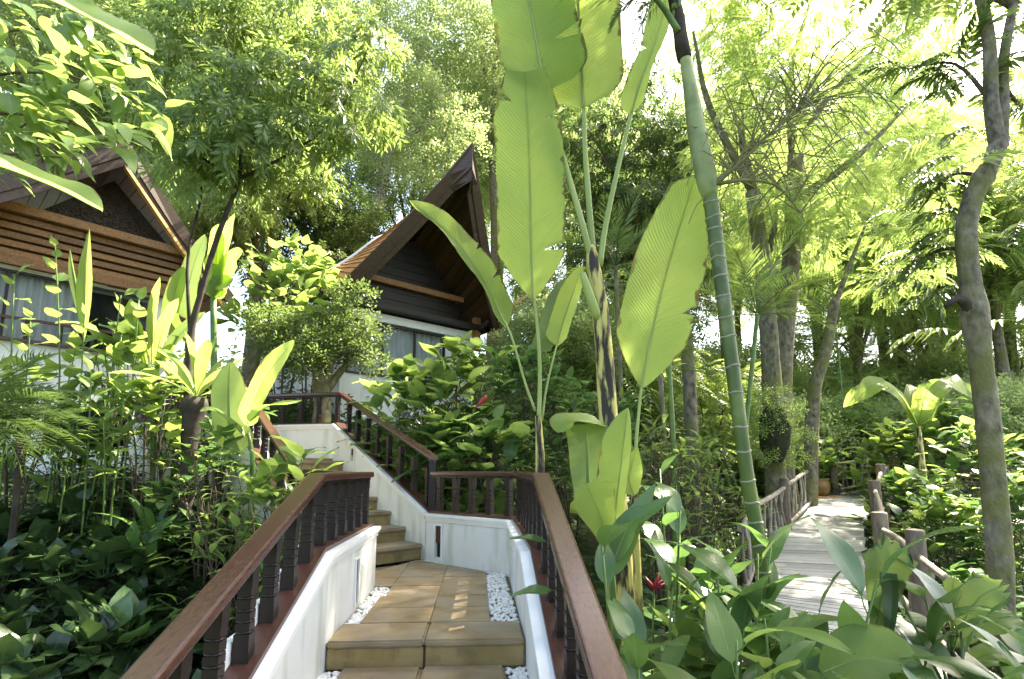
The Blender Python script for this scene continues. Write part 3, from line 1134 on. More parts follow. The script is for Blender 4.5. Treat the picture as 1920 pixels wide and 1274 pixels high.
# ---- the house on the left
u1, n1 = V2(.66, .75).normalized(), V2(.75, -.66).normalized()
AP1, ER1 = at(238, 274, 9.2), at(432, 560, 11.3)
P1 = V2(at(330, 600, 10.75).x, 10.75)          # right front corner of the wall
H1 = thing('gabled_house', 'Thai style house with a carved gable panel above a curtained window and white base wall', 'house', (P1.x, P1.y, 1.4))
W1 = 4.6
Pw = P1 - u1 * W1
zb1 = 3.22
mb = MB()
wbox(mb, Pw, u1, n1, -2.5, W1, .4, zb1, -.2, 0)
wbox(mb, Pw, u1, n1, W1 - .42, W1, zb1, 4.62, -.2, -.002)
wbox(mb, Pw, u1, n1, -2.5, W1 - .42, 4.47, 4.62, -.2, -.002)
wbox(mb, Pw, u1, n1, W1 - .2, W1, .4, 4.62, -5, -.201)
mb.build('wall', M['plaster'], H1)
wbox(MB(), Pw, u1, n1, -2.5, W1 - 1.2, 4.50, 4.66, -.12, .05).build('head_beam', M['white'], H1, .01)
window(H1, Pw, u1, n1, -2.2, W1 - 1.5, zb1 + .004, 4.465, 5)
window(H1, Pw, u1, n1, W1 - 1.49, W1 - .425, zb1 + .004, 4.465, 2, curtain=False)
# balcony rail in front of the window
wbox(MB(), Pw, u1, n1, -2.5, W1 - .45, zb1 + .002, zb1 + .05, -.02, .10).build('sill_board', M['wood'], H1)
bar_ = wbox(MB(), Pw, u1, n1, -2.5, W1 - .45, 3.60, 3.645, .03, .09).build('balcony_rail', M['wood'], H1)
for k in range(15):
    t = -2.3 + k * .46
    if t < W1 - .5:
        wbox(MB(), Pw, u1, n1, t, t + .06, zb1 + .052, 3.598, .03, .09).build('balcony_baluster', M['darkwood'], H1)
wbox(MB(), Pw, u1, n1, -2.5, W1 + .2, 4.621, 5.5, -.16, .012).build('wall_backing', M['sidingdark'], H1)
wbox(MB(), Pw, u1, n1, -2.5, W1 - .21, 4.63, 4.66, -5, -.17).build('room_ceiling', M['white'], H1)
# lapped boards between window and gable panel
wall_w = lambda z: (-2.5, W1 + .25)
zz0, zz1 = 4.68, 5.36
for r in range(5):
    za = zz0 + (zz1 - zz0) * r / 5
    zb = za + (zz1 - zz0) / 5
    cuts = [-2.5, -1.3 + rnd.random(), .6 + rnd.random(), 2.2 + rnd.random() * .8, W1 + .3]
    for a, b in zip(cuts, cuts[1:]):
        wbox(MB(), Pw, u1, n1, a + .003, b - .003, za + .018, zb - .012, .02, .10 + .05 * r + rnd.uniform(0, .012)).build('wall_board', M['siding'], H1, .004)
wbox(MB(), Pw, u1, n1, -2.5, W1 + .42, zz0 - .16, zz0 + .006, .0, .16).build('fascia_beam', M['siding'], H1, .006)
wbox(MB(), Pw, u1, n1, -2.5, W1 + .45, zz1 + .01, zz1 + .17, .02, .42).build('tie_beam', M['siding'], H1, .008)
tb = AP1 - UP * .25
tap = z_(V2(AP1.x, AP1.y) - n1 * .55, AP1.z - .42)
tpos = (V2(AP1.x, AP1.y) - Pw).dot(u1)
gz0 = zz1 + .172
half = (tap.z - gz0) * 1.0
m = MB()
m.slab([z_(Pw + u1 * (tpos - half) + n1 * .10, gz0), z_(Pw + u1 * (tpos + half) + n1 * .10, gz0), z_(Pw + u1 * tpos + n1 * .10, tap.z)], n1 * .05)
cp = m.build('carved_panel', M['carved'], H1)
# carved scrolls standing proud of the panel
for i in range(120):
    zz_ = gz0 + .08 + rnd.random() ** 1.6 * (tap.z - gz0 - .25)
    tt = tpos + rnd.uniform(-1, 1) * (half * (1 - (zz_ - gz0) / (tap.z - gz0)) - .12)
    r = rnd.uniform(.04, .09)
    a0 = rnd.random() * 6.28
    pts = []
    for k in range(9):
        a = a0 + k * .55
        rr = r * (1 - k * .085)
        pts.append(z_(Pw + u1 * (tt + rr * math.cos(a)) + n1 * .162, zz_ + rr * math.sin(a)))
    if i == 0:
        sc_ = MB()
    sc_.tube(pts, [.012] * 8 + [.018], 4)
sc_.build('carved_scrollwork', M['barge'], cp, kind='stuff')
EL1 = AP1 - (ER1 - AP1) * -1.0
EL1 = z_(V2(AP1.x, AP1.y) - u1 * 2.75 + n1 * .0, AP1.z - 2.35)
gn1 = n1
LB1, RB1 = [EL1, EL1.lerp(AP1, .5) - UP * .05, AP1], [ER1, ER1.lerp(AP1, .5) - UP * .08, AP1]
gn = n1
barge(H1, LB1, n1, .30)
barge(H1, RB1, n1, .26)
MB().slab([RB1[0] - UP * .30 + n1 * .02, RB1[1] - UP * .30 + n1 * .02, AP1 - UP * .34 + n1 * .02, AP1 - UP * .42 + n1 * .02, RB1[1] - UP * .39 + n1 * .02, RB1[0] - UP * .39 + n1 * .02], -n1 * .12).build('inner_barge', M['sunlit_yellow'], H1)
bk = lambda p, k=3.5: p - n1 * k + UP * .0
for B_l in (LB1, RB1):
    tile_roof(H1, B_l, [bk(p) for p in B_l], 14, 12, M['rooftile'])
    soffit(H1, [p - UP * .06 for p in B_l], [bk(p) - UP * .06 for p in B_l], 12, M['siding'])

# terrace wall with a dark fence between the left house and the stairs
T0, T1 = at(250, 800, 7.9), at(445, 800, 7.35)
TW = thing('terrace_wall', 'pale terrace wall topped by a dark wooden fence below the left house', 'wall', (T0.x, T0.y, .5))
MB().sweep([(-.1, -2.4), (-.1, 0), (.1, 0), (.1, -2.4)], [z_(T0 + V2(-2.6, .5), 1.72), z_(T0, 1.72), z_(T1, 1.72)]).build('wall_body', M['plaster'], TW)
MB().sweep([(-.12, .002), (-.12, .05), (.12, .05), (.12, .002)], [z_(T0 + V2(-2.6, .5), 1.72), z_(T0, 1.72), z_(T1, 1.72)]).build('coping', M['darkwood'], TW)
pt = [z_(T0, 1.77), z_(T1, 1.77)]
MB().sweep([(-.05, .52), (-.05, .57), (.05, .57), (.05, .52)], pt).build('fence_rail', M['wood'], TW)
for p, d in along(pt, .115, .05):
    MB().box(p.x - .025, p.y - .025, 1.765, p.x + .025, p.y + .025, 2.295).build('fence_slat', M['darkwood'], TW)
# dark planter box by the foot of the left house
b0 = at(165, 790, 6.6)
PB = thing('planter_box', 'dark rectangular planter box in the shade under the left house', 'planter', (b0.x, b0.y, b0.z - .25))
m = MB()
for (dx, dy, hx, hy) in ((0, -.2, .35, .025), (0, .2, .35, .025), (-.325, 0, .025, .175), (.325, 0, .025, .175)):
    m.box(b0.x + dx - hx, b0.y + dy - hy, b0.z - .3, b0.x + dx + hx, b0.y + dy + hy, b0.z + .12)
m.build('planter_wall', M['black'], PB)
m = MB().box(b0.x - .3, b0.y - .175, b0.z - .25, b0.x + .3, b0.y + .175, b0.z + .06)
m.build('planter_soil', M['soil'], PB)
# ------------------------------------------------------------------ leaves
def prof(shape, t):
    if shape == 'ovate':
        return max(0, math.sin(math.pi * t ** .72)) ** .85
    if shape == 'heart':
        return (max(0, math.sin(math.pi * (t * .86 + .14) ** .62)) ** .8) if t < 1 else 0
    if shape == 'lance':
        return max(0, math.sin(math.pi * t ** .8)) ** 1.1
    if shape == 'strap':
        return min(1, (t / .35) ** .7 * .75 + .25 * t) * (1 if t < .72 else max(0, 1 - ((t - .72) / .28) ** 2.2))
    if shape == 'paddle':
        return (min(1, t / .10) ** .6) * (1 if t < .62 else max(0, 1 - ((t - .62) / .38) ** 2.0) ** .8)
    if shape == 'fan':
        return t ** .7 * (1 if t < .93 else .75)
    return 1


def leaf_mesh(name, mat, L, W, shape='ovate', nl=6, nw=1, fold=.25, droop=.35, petiole=0.0, wave=0.0, seed=0, twist=0.0):
    """leaf along +Y from the origin, face up +Z"""
    r = random.Random(seed * 31 + 7)
    cols = 2 * nw + 1
    V, UV, Fc = [], [], []
    ph = r.random() * 6
    for i in range(nl + 1):
        t = i / nl
        y = petiole + L * (t - .10 * droop * t * t)
        zc = petiole * .25 + L * (.22 * t - droop * .62 * t * t)
        w = W / 2 * prof(shape, t)
        tw = twist * t
        for c in range(cols):
            u = (c - nw) / nw
            zz = zc + abs(u) * w * fold * (1 - .3 * abs(u)) + wave * W * math.sin(t * 9 + ph + u * 1.3) * abs(u)
            x = u * w
            V.append((x * math.cos(tw), y - abs(u) ** 2 * w * .12, zz + x * math.sin(tw)))
            UV.append((.5 + .5 * u, t))
    for i in range(nl):
        for c in range(cols - 1):
            a = i * cols + c
            Fc.append((a, a + 1, a + cols + 1, a + cols))
    if petiole > 0:
        b = len(V)
        pr = max(.003, W * .02)
        for k in range(3):
            t = k / 2
            for (dx, dz) in ((-pr, 0), (pr, 0), (0, pr * 1.4)):
                V.append((dx, petiole * t, petiole * .25 * t * t + dz - pr * .5))
                UV.append((.5, .5))
        for k in range(2):
            for c in range(3):
                a = b + k * 3
                Fc.append((a + c, a + (c + 1) % 3, a + 3 + (c + 1) % 3, a + 3 + c))
    return np_mesh(name, V, Fc, mat, UV, smooth=True)


LM = {}
def kinds(key, mat, L, W, shape, n=3, **kw):
    LM[key] = [leaf_mesh('leaf', M[mat], L * (1 + .12 * k), W * (1 + .08 * k), shape, seed=k + hash(key) % 97 if False else k + len(LM) * 5, droop=kw.get('droop', .35) + .18 * (k - 1), **{a: b for a, b in kw.items() if a != 'droop'}) for k in range(n)]


kinds('ginger', 'ginger', .34, .115, 'ovate', 4, nl=7, fold=.30, droop=.5, petiole=.02, wave=.05)
kinds('gingerB', 'bright', .34, .12, 'ovate', 4, nl=7, fold=.30, droop=.5, petiole=.02, wave=.05)
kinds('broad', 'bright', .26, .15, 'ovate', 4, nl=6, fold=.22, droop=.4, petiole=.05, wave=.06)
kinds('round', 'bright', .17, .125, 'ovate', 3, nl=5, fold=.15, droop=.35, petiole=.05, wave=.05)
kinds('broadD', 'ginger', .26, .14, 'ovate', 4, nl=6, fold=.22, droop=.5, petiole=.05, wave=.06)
kinds('heart', 'philo', .24, .19, 'heart', 4, nl=6, fold=.18, droop=.55, petiole=.16, wave=.07)
kinds('heartB', 'ginger', .26, .20, 'heart', 4, nl=6, fold=.18, droop=.5, petiole=.16, wave=.07)
kinds('lance', 'bright', .20, .05, 'lance', 3, nl=4, fold=.3, droop=.7, petiole=.02)
kinds('lanceD', 'tr_lance', .20, .055, 'lance', 3, nl=4, fold=.3, droop=.7, petiole=.02)
kinds('nest', 'nest', .80, .13, 'strap', 3, nl=10, fold=.35, droop=.45, wave=.04)
kinds('strap', 'ginger', .9, .09, 'strap', 3, nl=9, fold=.5, droop=.7)
kinds('paddle', 'banana', 1.0, .27, 'paddle', 3, nl=12, nw=2, fold=.22, droop=.3, petiole=.25, wave=.03)
kinds('paddleD', 'banana_dk', 1.0, .27, 'paddle', 3, nl=12, nw=2, fold=.22, droop=.35, petiole=.25, wave=.03)
kinds('canna', 'ginger', .52, .20, 'ovate', 4, nl=8, nw=2, fold=.22, droop=.45, petiole=.10, wave=.05)
kinds('cannaB', 'bright', .52, .20, 'ovate', 4, nl=8, nw=2, fold=.22, droop=.45, petiole=.10, wave=.05)
kinds('overhang', 'bright', .26, .12, 'ovate', 4, nl=6, fold=.12, droop=.5, petiole=.03, wave=.04)
kinds('overhangD', 'tr_lance', .24, .10, 'ovate', 3, nl=5, fold=.2, droop=.7, petiole=.03, wave=.04)
kinds('leaflet', 'tr_broad', .19, .062, 'lance', 3, nl=4, fold=.2, droop=.6, petiole=.01)


def leaf(parent, key, pos, d, up=(0, 0, 1), s=1.0):
    return put('leaf', rnd.choice(LM[key]), parent, pos, frame(d, up), s)


def sph(el0, el1, az=None):
    a = rnd.random() * 2 * math.pi if az is None else az
    e = math.radians(rnd.uniform(el0, el1))
    return Vector((math.cos(a) * math.cos(e), math.sin(a) * math.cos(e), math.sin(e)))


# ------------------------------------------------------------------ plants with countable leaves
def stalk_plant(name, label, cat, base, stalks, key, n, s=1.0, group=None, stem_r=.009, lean=.25, mat='stalk', rank=True, top=.2, size_jit=.25, spread=.15, el=(5, 50)):
    """several leaning stalks with leaves in two ranks; stalks = list of heights"""
    t = thing(name, label, cat, base, group)
    for k, h in enumerate(stalks):
        az = rnd.random() * 6.28
        b = Vector(base) + Vector((math.cos(az) * spread * rnd.random(), math.sin(az) * spread * rnd.random(), -.05))
        ld = Vector((math.cos(az) * lean * rnd.random(), math.sin(az) * lean * rnd.random(), 0)) * h
        pts = curve3([b, b + ld * .35 + UP * h * .55, b + ld + UP * h * .98], 6)
        MB().tube(pts, [stem_r * (1.1 - .6 * i / 6) for i in range(7)], 5).build('stem', M[mat], t)
        a0 = rnd.random() * 6.28
        for j in range(n):
            f = top + (1 - top) * (j + .6) / n
            i = min(5, int(f * 6))
            p = pts[i].lerp(pts[i + 1], f * 6 - i)
            a = (a0 + math.pi * (j % 2) + rnd.uniform(-.5, .5)) if rank else a0 + 2.4 * j + rnd.uniform(-.3, .3)
            e = math.radians(rnd.uniform(*el)) + (.4 if j >= n - 2 else 0)
            d = Vector((math.cos(a) * math.cos(e), math.sin(a) * math.cos(e), math.sin(e)))
            leaf(t, key, p, d, s=s * rnd.uniform(1 - size_jit, 1 + size_jit) * (1 - .25 * f))
    return t


def rosette(name, label, cat, base, key, n, el=(20, 80), s=1.0, group=None, r0=.03, jit=.25, az=None):
    t = thing(name, label, cat, base, group)
    for j in range(n):
        a = (j * 2.39996 + rnd.uniform(-.3, .3)) if az is None else rnd.uniform(*az)
        f = j / max(1, n - 1)
        e = math.radians(el[0] + (el[1] - el[0]) * f + rnd.uniform(-8, 8))
        d = Vector((math.cos(a) * math.cos(e), math.sin(a) * math.cos(e), math.sin(e)))
        leaf(t, key, Vector(base) + Vector((d.x, d.y, 0)) * r0, d, s=s * rnd.uniform(1 - jit, 1 + jit))
    return t


def shrub(name, label, cat, base, rad, keys, n, s=1.0, group=None, stems=6, mat='twig', low=-.15, el=(-10, 55), shell=.55, sr=.014):
    """branching shrub: stems fan out to leafy ends over a dome; rad = (rx, ry, height)"""
    t = thing(name, label, cat, base, group)
    base = Vector(base)
    rx, ry, h = rad
    ends = []
    for k in range(stems):
        a = 6.28 * k / stems + rnd.uniform(-.3, .3)
        rr = rnd.uniform(.35, .85)
        e = base + Vector((math.cos(a) * rx * rr, math.sin(a) * ry * rr, h * rnd.uniform(.55, .95)))
        mid = base.lerp(e, .5) + Vector((0, 0, h * .12))
        pts = curve3([base + Vector((math.cos(a) * .03, math.sin(a) * .03, -.1)), mid, e], 6)
        MB().tube(pts, [sr * (1.2 - i / 7) for i in range(7)], 5).build('stem', M[mat], t)
        ends.append(pts)
    tw = MB()
    for j in range(n):
        d = sph(-35, 90)
        r = rnd.uniform(shell, 1.0)
        p = base + Vector((d.x * rx * r, d.y * ry * r, h * (.5 + .5 * max(low * 2, d.z) * r)))
        ld = (Vector((d.x, d.y, 0)) * .9 + sph(*el) * .8)
        leaf(t, keys[j % len(keys)], p, ld, s=s * rnd.uniform(.7, 1.25))
        if j % 3 == 0:
            pts = rnd.choice(ends)
            q = pts[rnd.randint(2, 6)]
            tw.tube([q, q.lerp(p, .5) + UP * .03, p], [.006, .005, .003], 3, cap=False)
    tw.build('twig', M['twig' if mat == 'twig' else mat], t, kind='stuff')
    return t


def frond_mesh(name, mat, L, n, lw, ll, droop=.5, vee=.3, tipf=.3, seed=0, hang=.3, rach=.012, cluster=0):
    """feather palm leaf along +Y: rachis and two ranks of folded leaflets"""
    r = random.Random(seed)
    V, Fc = [], []
    def pos(t):
        return np.array([0, L * (t - .12 * droop * t * t), L * (.28 * t - droop * .75 * t * t)])
    K = 12
    for i in range(K + 1):
        p = pos(i / K)
        w = rach * (1 - .8 * i / K)
        V += [p + [-w, 0, 0], p + [w, 0, 0], p + [0, 0, -w * 1.2]]
    for i in range(K):
        for c in range(3):
            a = i * 3
            Fc.append((a + c, a + (c + 1) % 3, a + 3 + (c + 1) % 3, a + 3 + c))
    for i in range(n):
        t = .14 + .84 * i / n
        p = pos(t)
        env = math.sin(math.pi * min(1, (t * .9 + .1)) ** .8) ** .6 * (1 - tipf * t)
        for sd in (-1, 1):
            l = ll * env * r.uniform(.85, 1.1)
            a = math.radians(62 - 34 * t + r.uniform(-6, 6))
            d = np.array([sd * math.sin(a), math.cos(a), vee + r.uniform(-.1, .1)])
            d /= np.linalg.norm(d)
            q = p.copy()
            b = len(V)
            wv = np.array([math.cos(a) * -sd * .6, math.sin(a) * .6, .5 * sd * 0]) * lw / 2
            m1 = q + d * l * .5 + [0, 0, -hang * l * .12]
            e = q + d * l * .96 + [0, 0, -hang * l * .6]
            V += [q, m1 - wv, m1 + wv, m1 + [0, 0, -lw * .22], e]
            Fc += [(b, b + 1, b + 4, b + 3), (b, b + 3, b + 4, b + 2)]
    return np_mesh(name, V, Fc, mat, smooth=False)


FR = {
    'palm': [frond_mesh('frond', M['palm'], 1.5, 26, .05, .5, .6, .25, seed=k) for k in range(3)],
    'dark': [frond_mesh('frond', M['palm_dk'], 1.2, 24, .035, .42, .6, .2, seed=k + 5) for k in range(3)],
    'lady': [frond_mesh('frond', M['palm_dk'], .9, 22, .026, .42, .9, .2, seed=k + 9, hang=.8) for k in range(3)],
    'fern': [frond_mesh('frond', M['palm'], .7, 26, .02, .14, .9, .1, seed=k + 13) for k in range(3)],
}


def palm(name, label, cat, base, key, n, el=(10, 80), s=1.0, group=None, stem=0.0, sr=.03, mat='bark', azs=None, lean=(0, 0, 0)):
    t = thing(name, label, cat, base, group)
    top = Vector(base) + UP * stem + Vector(lean)
    if stem:
        MB().tube(curve3([Vector(base) - UP * .2, Vector(base) + UP * stem * .5 + Vector((.03, .02, 0)) + Vector(lean) * .3, top], 6), sr, 8, wob=.1).build('trunk', M[mat], t)
    for j in range(n):
        a = j * 2.39996 + rnd.uniform(-.3, .3) if azs is None else rnd.uniform(*azs)
        e = math.radians(el[0] + (el[1] - el[0]) * j / max(1, n - 1) + rnd.uniform(-6, 6))
        d = Vector((math.cos(a) * math.cos(e), math.sin(a) * math.cos(e), math.sin(e)))
        put('frond', rnd.choice(FR[key]), t, top + d * .03, frame(d), s * rnd.uniform(.85, 1.12))
    return t


# ------------------------------------------------------------------ trees: crowns of many small leaves on twigs
def spray(kind, r):
    """leaves of one twig: array (m, 4, 3): base, right, tip, left; twig along +Y"""
    out = []
    def lf(p, d, l, w, up):
        p, d = np.array(p, float), np.array(d, float)
        d /= np.linalg.norm(d)
        s = np.cross(d, up)
        s /= np.linalg.norm(s) + 1e-9
        nn = np.cross(s, d)
        out.append([p, p + d * l * .48 + s * w / 2 + nn * w * .14, p + d * l, p + d * l * .48 - s * w / 2 + nn * w * .14])
    if kind == 'lance':
        for i in range(11):
            t = i / 10
            a = i * 2.4
            lf([0, .22 * t, -.05 * t * t], [math.cos(a) * .8, .5 + .3 * t, math.sin(a) * .5 - .55], r.uniform(.13, .19), .042, [0, .3, 1])
    elif kind == 'feather':
        for i in range(15):
            t = i / 14
            for sd in (-1, 1):
                lf([sd * .004, .5 * t, -.16 * t * t], [sd, .55, -.12 - .15 * t + r.uniform(-.08, .08)], .14 * (1 - .5 * t) * r.uniform(.85, 1.1), .030, [0, 0, 1])
    elif kind == 'round':
        for i in range(12):
            t = i / 11
            a = i * 2.4
            lf([.03 * math.cos(a), .26 * t, .03 * math.sin(a)], [math.cos(a), .5, math.sin(a) * .7 + .1], r.uniform(.06, .10), .05, [r.uniform(-.4, .4), r.uniform(-.4, .4), 1])
    elif kind == 'pinnate':
        for i in range(8):
            t = (i + .5) / 8
            for sd in (-1, 1):
                lf([0, .5 * t, -.16 * t * t], [sd, .4, -.35 + r.uniform(-.1, .1)], .16 * r.uniform(.85, 1.1), .052, [0, 0, 1])
    elif kind == 'broad':
        for i in range(7):
            a = i * 2.4
            lf([0, .03 * i, 0], [math.cos(a), .45, math.sin(a) * .6 - .15], r.uniform(.15, .24), .085, [r.uniform(-.3, .3), r.uniform(-.3, .3), 1])
    return np.array(out)


def crown(name, kind, mat, clumps, per, scale=1.0, droop=.25, seed=0, seg=3, fill=.25):
    """clumps: (centre, radius) ; per sprays per unit clump. returns a mesh"""
    r = np.random.default_rng(seed)
    rr = random.Random(seed)
    T = [spray(kind, rr) for _ in range(4)]
    VV = []
    for (c, R) in clumps:
        n = max(4, int(per * R * R))
        d = r.standard_normal((n, 3))
        d /= np.linalg.norm(d, axis=1, keepdims=True)
        d[:, 2] = np.abs(d[:, 2]) * np.where(r.random(n) < .72, 1, -1)
        rad = R * (fill + (1 - fill) * r.random(n) ** .5)
        P = np.asarray(c)[None] + d * rad[:, None] * np.array([1, 1, .62])
        Y = d * np.array([1, 1, .5]) + r.standard_normal((n, 3)) * .35 + np.array([0, 0, -droop])
        Y /= np.linalg.norm(Y, axis=1, keepdims=True)
        U = np.array([0, 0, 1.0])[None] + r.standard_normal((n, 3)) * .25
        X = np.cross(Y, U)
        X /= np.linalg.norm(X, axis=1, keepdims=True) + 1e-9
        Z = np.cross(X, Y)
        Rm = np.stack([X, Y, Z], 1)          # rows are axes
        s = scale * r.uniform(.75, 1.25, n)
        for k in range(4):
            idx = np.arange(k, n, 4)
            if not len(idx):
                continue
            t = T[k].reshape(-1, 3)
            V = np.einsum('mi,nij->nmj', t, Rm[idx]) * s[idx, None, None] + P[idx, None, :]
            VV.append(V.reshape(-1, 3))
    V = np.concatenate(VV)
    n = len(V) // 4
    b = np.arange(n)[:, None] * 4
    Fc = np.concatenate([b + [[0, 1, 2]], b + [[0, 2, 3]]])
    return np_mesh(name, V, Fc, M[mat])


def clumps_in(center, R, k, cr, seed=0, flat=.7, inner=.35, bottom=-.5):
    r = random.Random(seed)
    out = []
    c = Vector(center)
    while len(out) < k:
        d = Vector((r.gauss(0, 1), r.gauss(0, 1), r.gauss(0, 1))).normalized()
        if d.z < bottom:
            continue
        q = r.uniform(inner, 1.0)
        out.append((c + Vector((d.x * R * q, d.y * R * q, d.z * R * flat * q)), r.uniform(*cr)))
    return out


def trunk_and_limbs(t, base, top, r0, r1, clumps, mat, nlimb=6, seed=0, wob=.05, bend=.25, twigs=True):
    r = random.Random(seed)
    base, top = Vector(base), Vector(top)
    mid = base.lerp(top, .5) + Vector((r.uniform(-bend, bend), r.uniform(-bend, bend), 0))
    pts = curve3([base - UP * .3, mid, top], 12)
    MB().tube(pts, [r0 * 1.25] + [r0 + (r1 - r0) * i / 11 for i in range(12)], 10, wob=wob).build('trunk', M[mat], t)
    tw = MB()
    order = sorted(range(len(clumps)), key=lambda i: -clumps[i][1])
    limbs = []
    for i in order[:nlimb]:
        c = Vector(clumps[i][0])
        q = pts[r.randint(8, 12)]
        m = q.lerp(c, .5) + Vector((r.uniform(-.3, .3), r.uniform(-.3, .3), (c - q).length * .14))
        lp = curve3([q, m, c], 7)
        MB().tube(lp, [r1 * (.75 - .6 * k / 7) for k in range(8)], 6, wob=.08).build('limb', M[mat], t)
        limbs.append(lp)
    if twigs:
        for i in order[nlimb:]:
            c = Vector(clumps[i][0])
            lp = min(limbs, key=lambda l: (l[5] - c).length) if limbs else pts
            q = lp[min(len(lp) - 2, 4)]
            m = q.lerp(c, .5) + Vector((r.uniform(-.15, .15), r.uniform(-.15, .15), .1))
            tw.tube([q, m, c], [r1 * .28, r1 * .2, r1 * .08], 4, cap=False)
        if tw.v:
            tw.build('twig', M[mat], t, kind='stuff')


def tree(name, label, base, H, R, kind, mat, barkm, seed, k=34, cr=(.9, 1.6), per=46, scale=1.0, r0=.16, cz=None, flat=.75, group=None, bottom=-.5, lean=(0, 0), droop=.25, cname='crown'):
    base = Vector(base)
    t = thing(name, label, 'tree', base, group)
    c = base + Vector((lean[0], lean[1], H - R * flat * .9 if cz is None else cz))
    cl = clumps_in(c, R, k, cr, seed, flat, bottom=bottom)
    trunk_and_limbs(t, base, c - UP * R * flat * .35, r0, r0 * .6, cl, barkm, 6, seed)
    me = crown(cname, kind, mat, [(v - base, q) for v, q in cl], per, scale, droop, seed)
    o = bpy.data.objects.new(cname, me)
    o.parent = t
    link(o)
    o['kind'] = 'stuff'
    return t


# ------------------------------------------------------------------ one big paddle leaf shaped along a midrib
def big_leaf(parent, pts, W, normal, mat='banana', shape='paddle', fold=.12, tears=(), nl=30, nw=6, rib=.011, curl=0.0, wave=.02, base_w=None, name='leaf', seed=0, half=(1, 1), tip=0.0, rag=0.0):
    r = random.Random(seed)
    C = curve3(pts, nl)
    normal = Vector(normal)
    V, UV, Fc = [], [], []
    cols = 2 * nw + 1
    for i, p in enumerate(C):
        t = i / nl
        d = (C[min(i + 1, nl)] - C[max(i - 1, 0)]).normalized()
        x = d.cross(normal).normalized()
        z = x.cross(d)
        w = W / 2 * (prof(shape, t) if base_w is None else base_w(t))
        for c in range(cols):
            u = (c - nw) / nw
            hw = w * (half[0] if u < 0 else half[1])
            off = abs(u) * hw * (fold + curl * abs(u)) + W * wave * math.sin(t * 13 + (1.7 if u < 0 else 0) + seed) * u * u + W * .006 * math.sin(t * 130 + u * 3) * abs(u)
            # rounded at both ends: sides sweep towards the tip
            q = p + x * u * hw + z * off + d * (abs(u) ** 1.5 * hw * .10)
            if tip or rag:
                q = q - d * (t ** 3 * W * (tip * abs(u) ** 2 + rag * (.5 + .5 * math.sin(c * 2.7 + seed))))
            V.append(q)
            UV.append((.5 + .5 * u, t))
    tear_rows = {}
    for (t, sd, depth) in tears:
        tear_rows.setdefault(int(t * nl), []).append((sd, depth))
    dup = {}
    for i, lst in tear_rows.items():
        for sd, depth in lst:
            k = max(1, int(depth * nw))
            for c in range(nw - k, nw + 1):
                cc = nw + sd * c
                f = (c - (nw - k)) / k
                v = V[i * cols + cc]
                d = (C[min(i + 1, nl)] - C[i - 1]).normalized()
                dup[(i, cc)] = len(V)
                gap_ = W * .10 * f
                V.append(v + d * gap_ + normal * gap_ * .5)
                UV.append(UV[i * cols + cc])
                V[i * cols + cc] = v - d * gap_ * .2
    for i in range(nl):
        for c in range(cols - 1):
            a, b = i * cols + c, i * cols + c + 1
            a = dup.get((i, c), a) if (i, c) in dup and (i, c + 1) in dup else a
            b = dup.get((i, c + 1), b) if (i, c) in dup and (i, c + 1) in dup else b
            Fc.append((a, b, (i + 1) * cols + c + 1, (i + 1) * cols + c))
    off = wloc(parent)
    me = np_mesh(name, np.array([tuple(v - off) for v in V]), Fc, M[mat], UV, smooth=True)
    o = bpy.data.objects.new(name, me)
    o.parent = parent
    link(o)
    m = MB()
    m.tube([p - normal * .004 for p in C[:nl]], [rib * (1 - .85 * i / nl) for i in range(nl)], 6)
    m.build('midrib', M['petiole'], o)
    return o


def petiole(parent, pts, r0, r1, mat='petiole', n=8):
    C = curve3(pts, 12)
    return MB().tube(C, [r0 + (r1 - r0) * i / 12 for i in range(13)], n).build('leaf_stalk', M[mat], parent)
def gp(px, Y, dz=0.0):
    p = at(px, 880, Y)
    return Vector((p.x, Y, gz(p.x, Y) + dz))


def photo_px(p):
    d = p.y * _ct + (p.z - EYE) * _st
    return 960 + F_PX * p.x / d, 637 - F_PX * ((-p.y * _st + (p.z - EYE) * _ct) / d - SHIFT)


def A3(lst):
    return [at(*q) for q in lst]


# ------------------------------------------------------------------ the banana and heliconia clump in the middle
bp = thing('banana_plant', 'tallest banana plant, mottled yellow and black stem, three huge leaves cut off above', 'banana plant', gp(1172, 4.8))
MB().tube(curve3([gp(1175, 4.8, -.2), at(1160, 1000, 4.8), at(1146, 860, 4.8), at(1129, 620, 4.8), at(1113, 500, 4.8), at(1107, 462, 4.8)], 26),
          [.12, .118, .115, .112, .108, .105, .102, .1, .098, .095, .092, .09, .088, .086, .084, .081, .078, .075, .072, .069, .066, .063, .060, .056, .052, .046, .036], 14, wob=.10).build('pseudostem', M['bananastem'], bp)
MB().tube(curve3(A3([(1122, 600, 4.76), (1108, 560, 4.72), (1092, 512, 4.68)]), 6), [.03, .045, .045, .042, .038, .034, .03], 10).build('cut_leaf_sheath', M['petiole'], bp)
petiole(bp, A3([(1112, 500, 4.8), (1086, 400, 4.75), (1046, 262, 4.72), (1022, 172, 4.7)]), .034, .02)
petiole(bp, A3([(1113, 495, 4.82), (1104, 380, 4.84), (1097, 280, 4.86), (1095, 205, 4.86)]), .034, .02)
petiole(bp, A3([(1124, 500, 4.8), (1136, 420, 4.8), (1160, 310, 4.78), (1183, 215, 4.74)]), .032, .018)
rb_ = lambda t: (1 - (1 - min(1, t / .12)) ** 2) ** .5 * (1 if t < .75 else max(0, 1 - ((t - .75) / .25) ** 2))
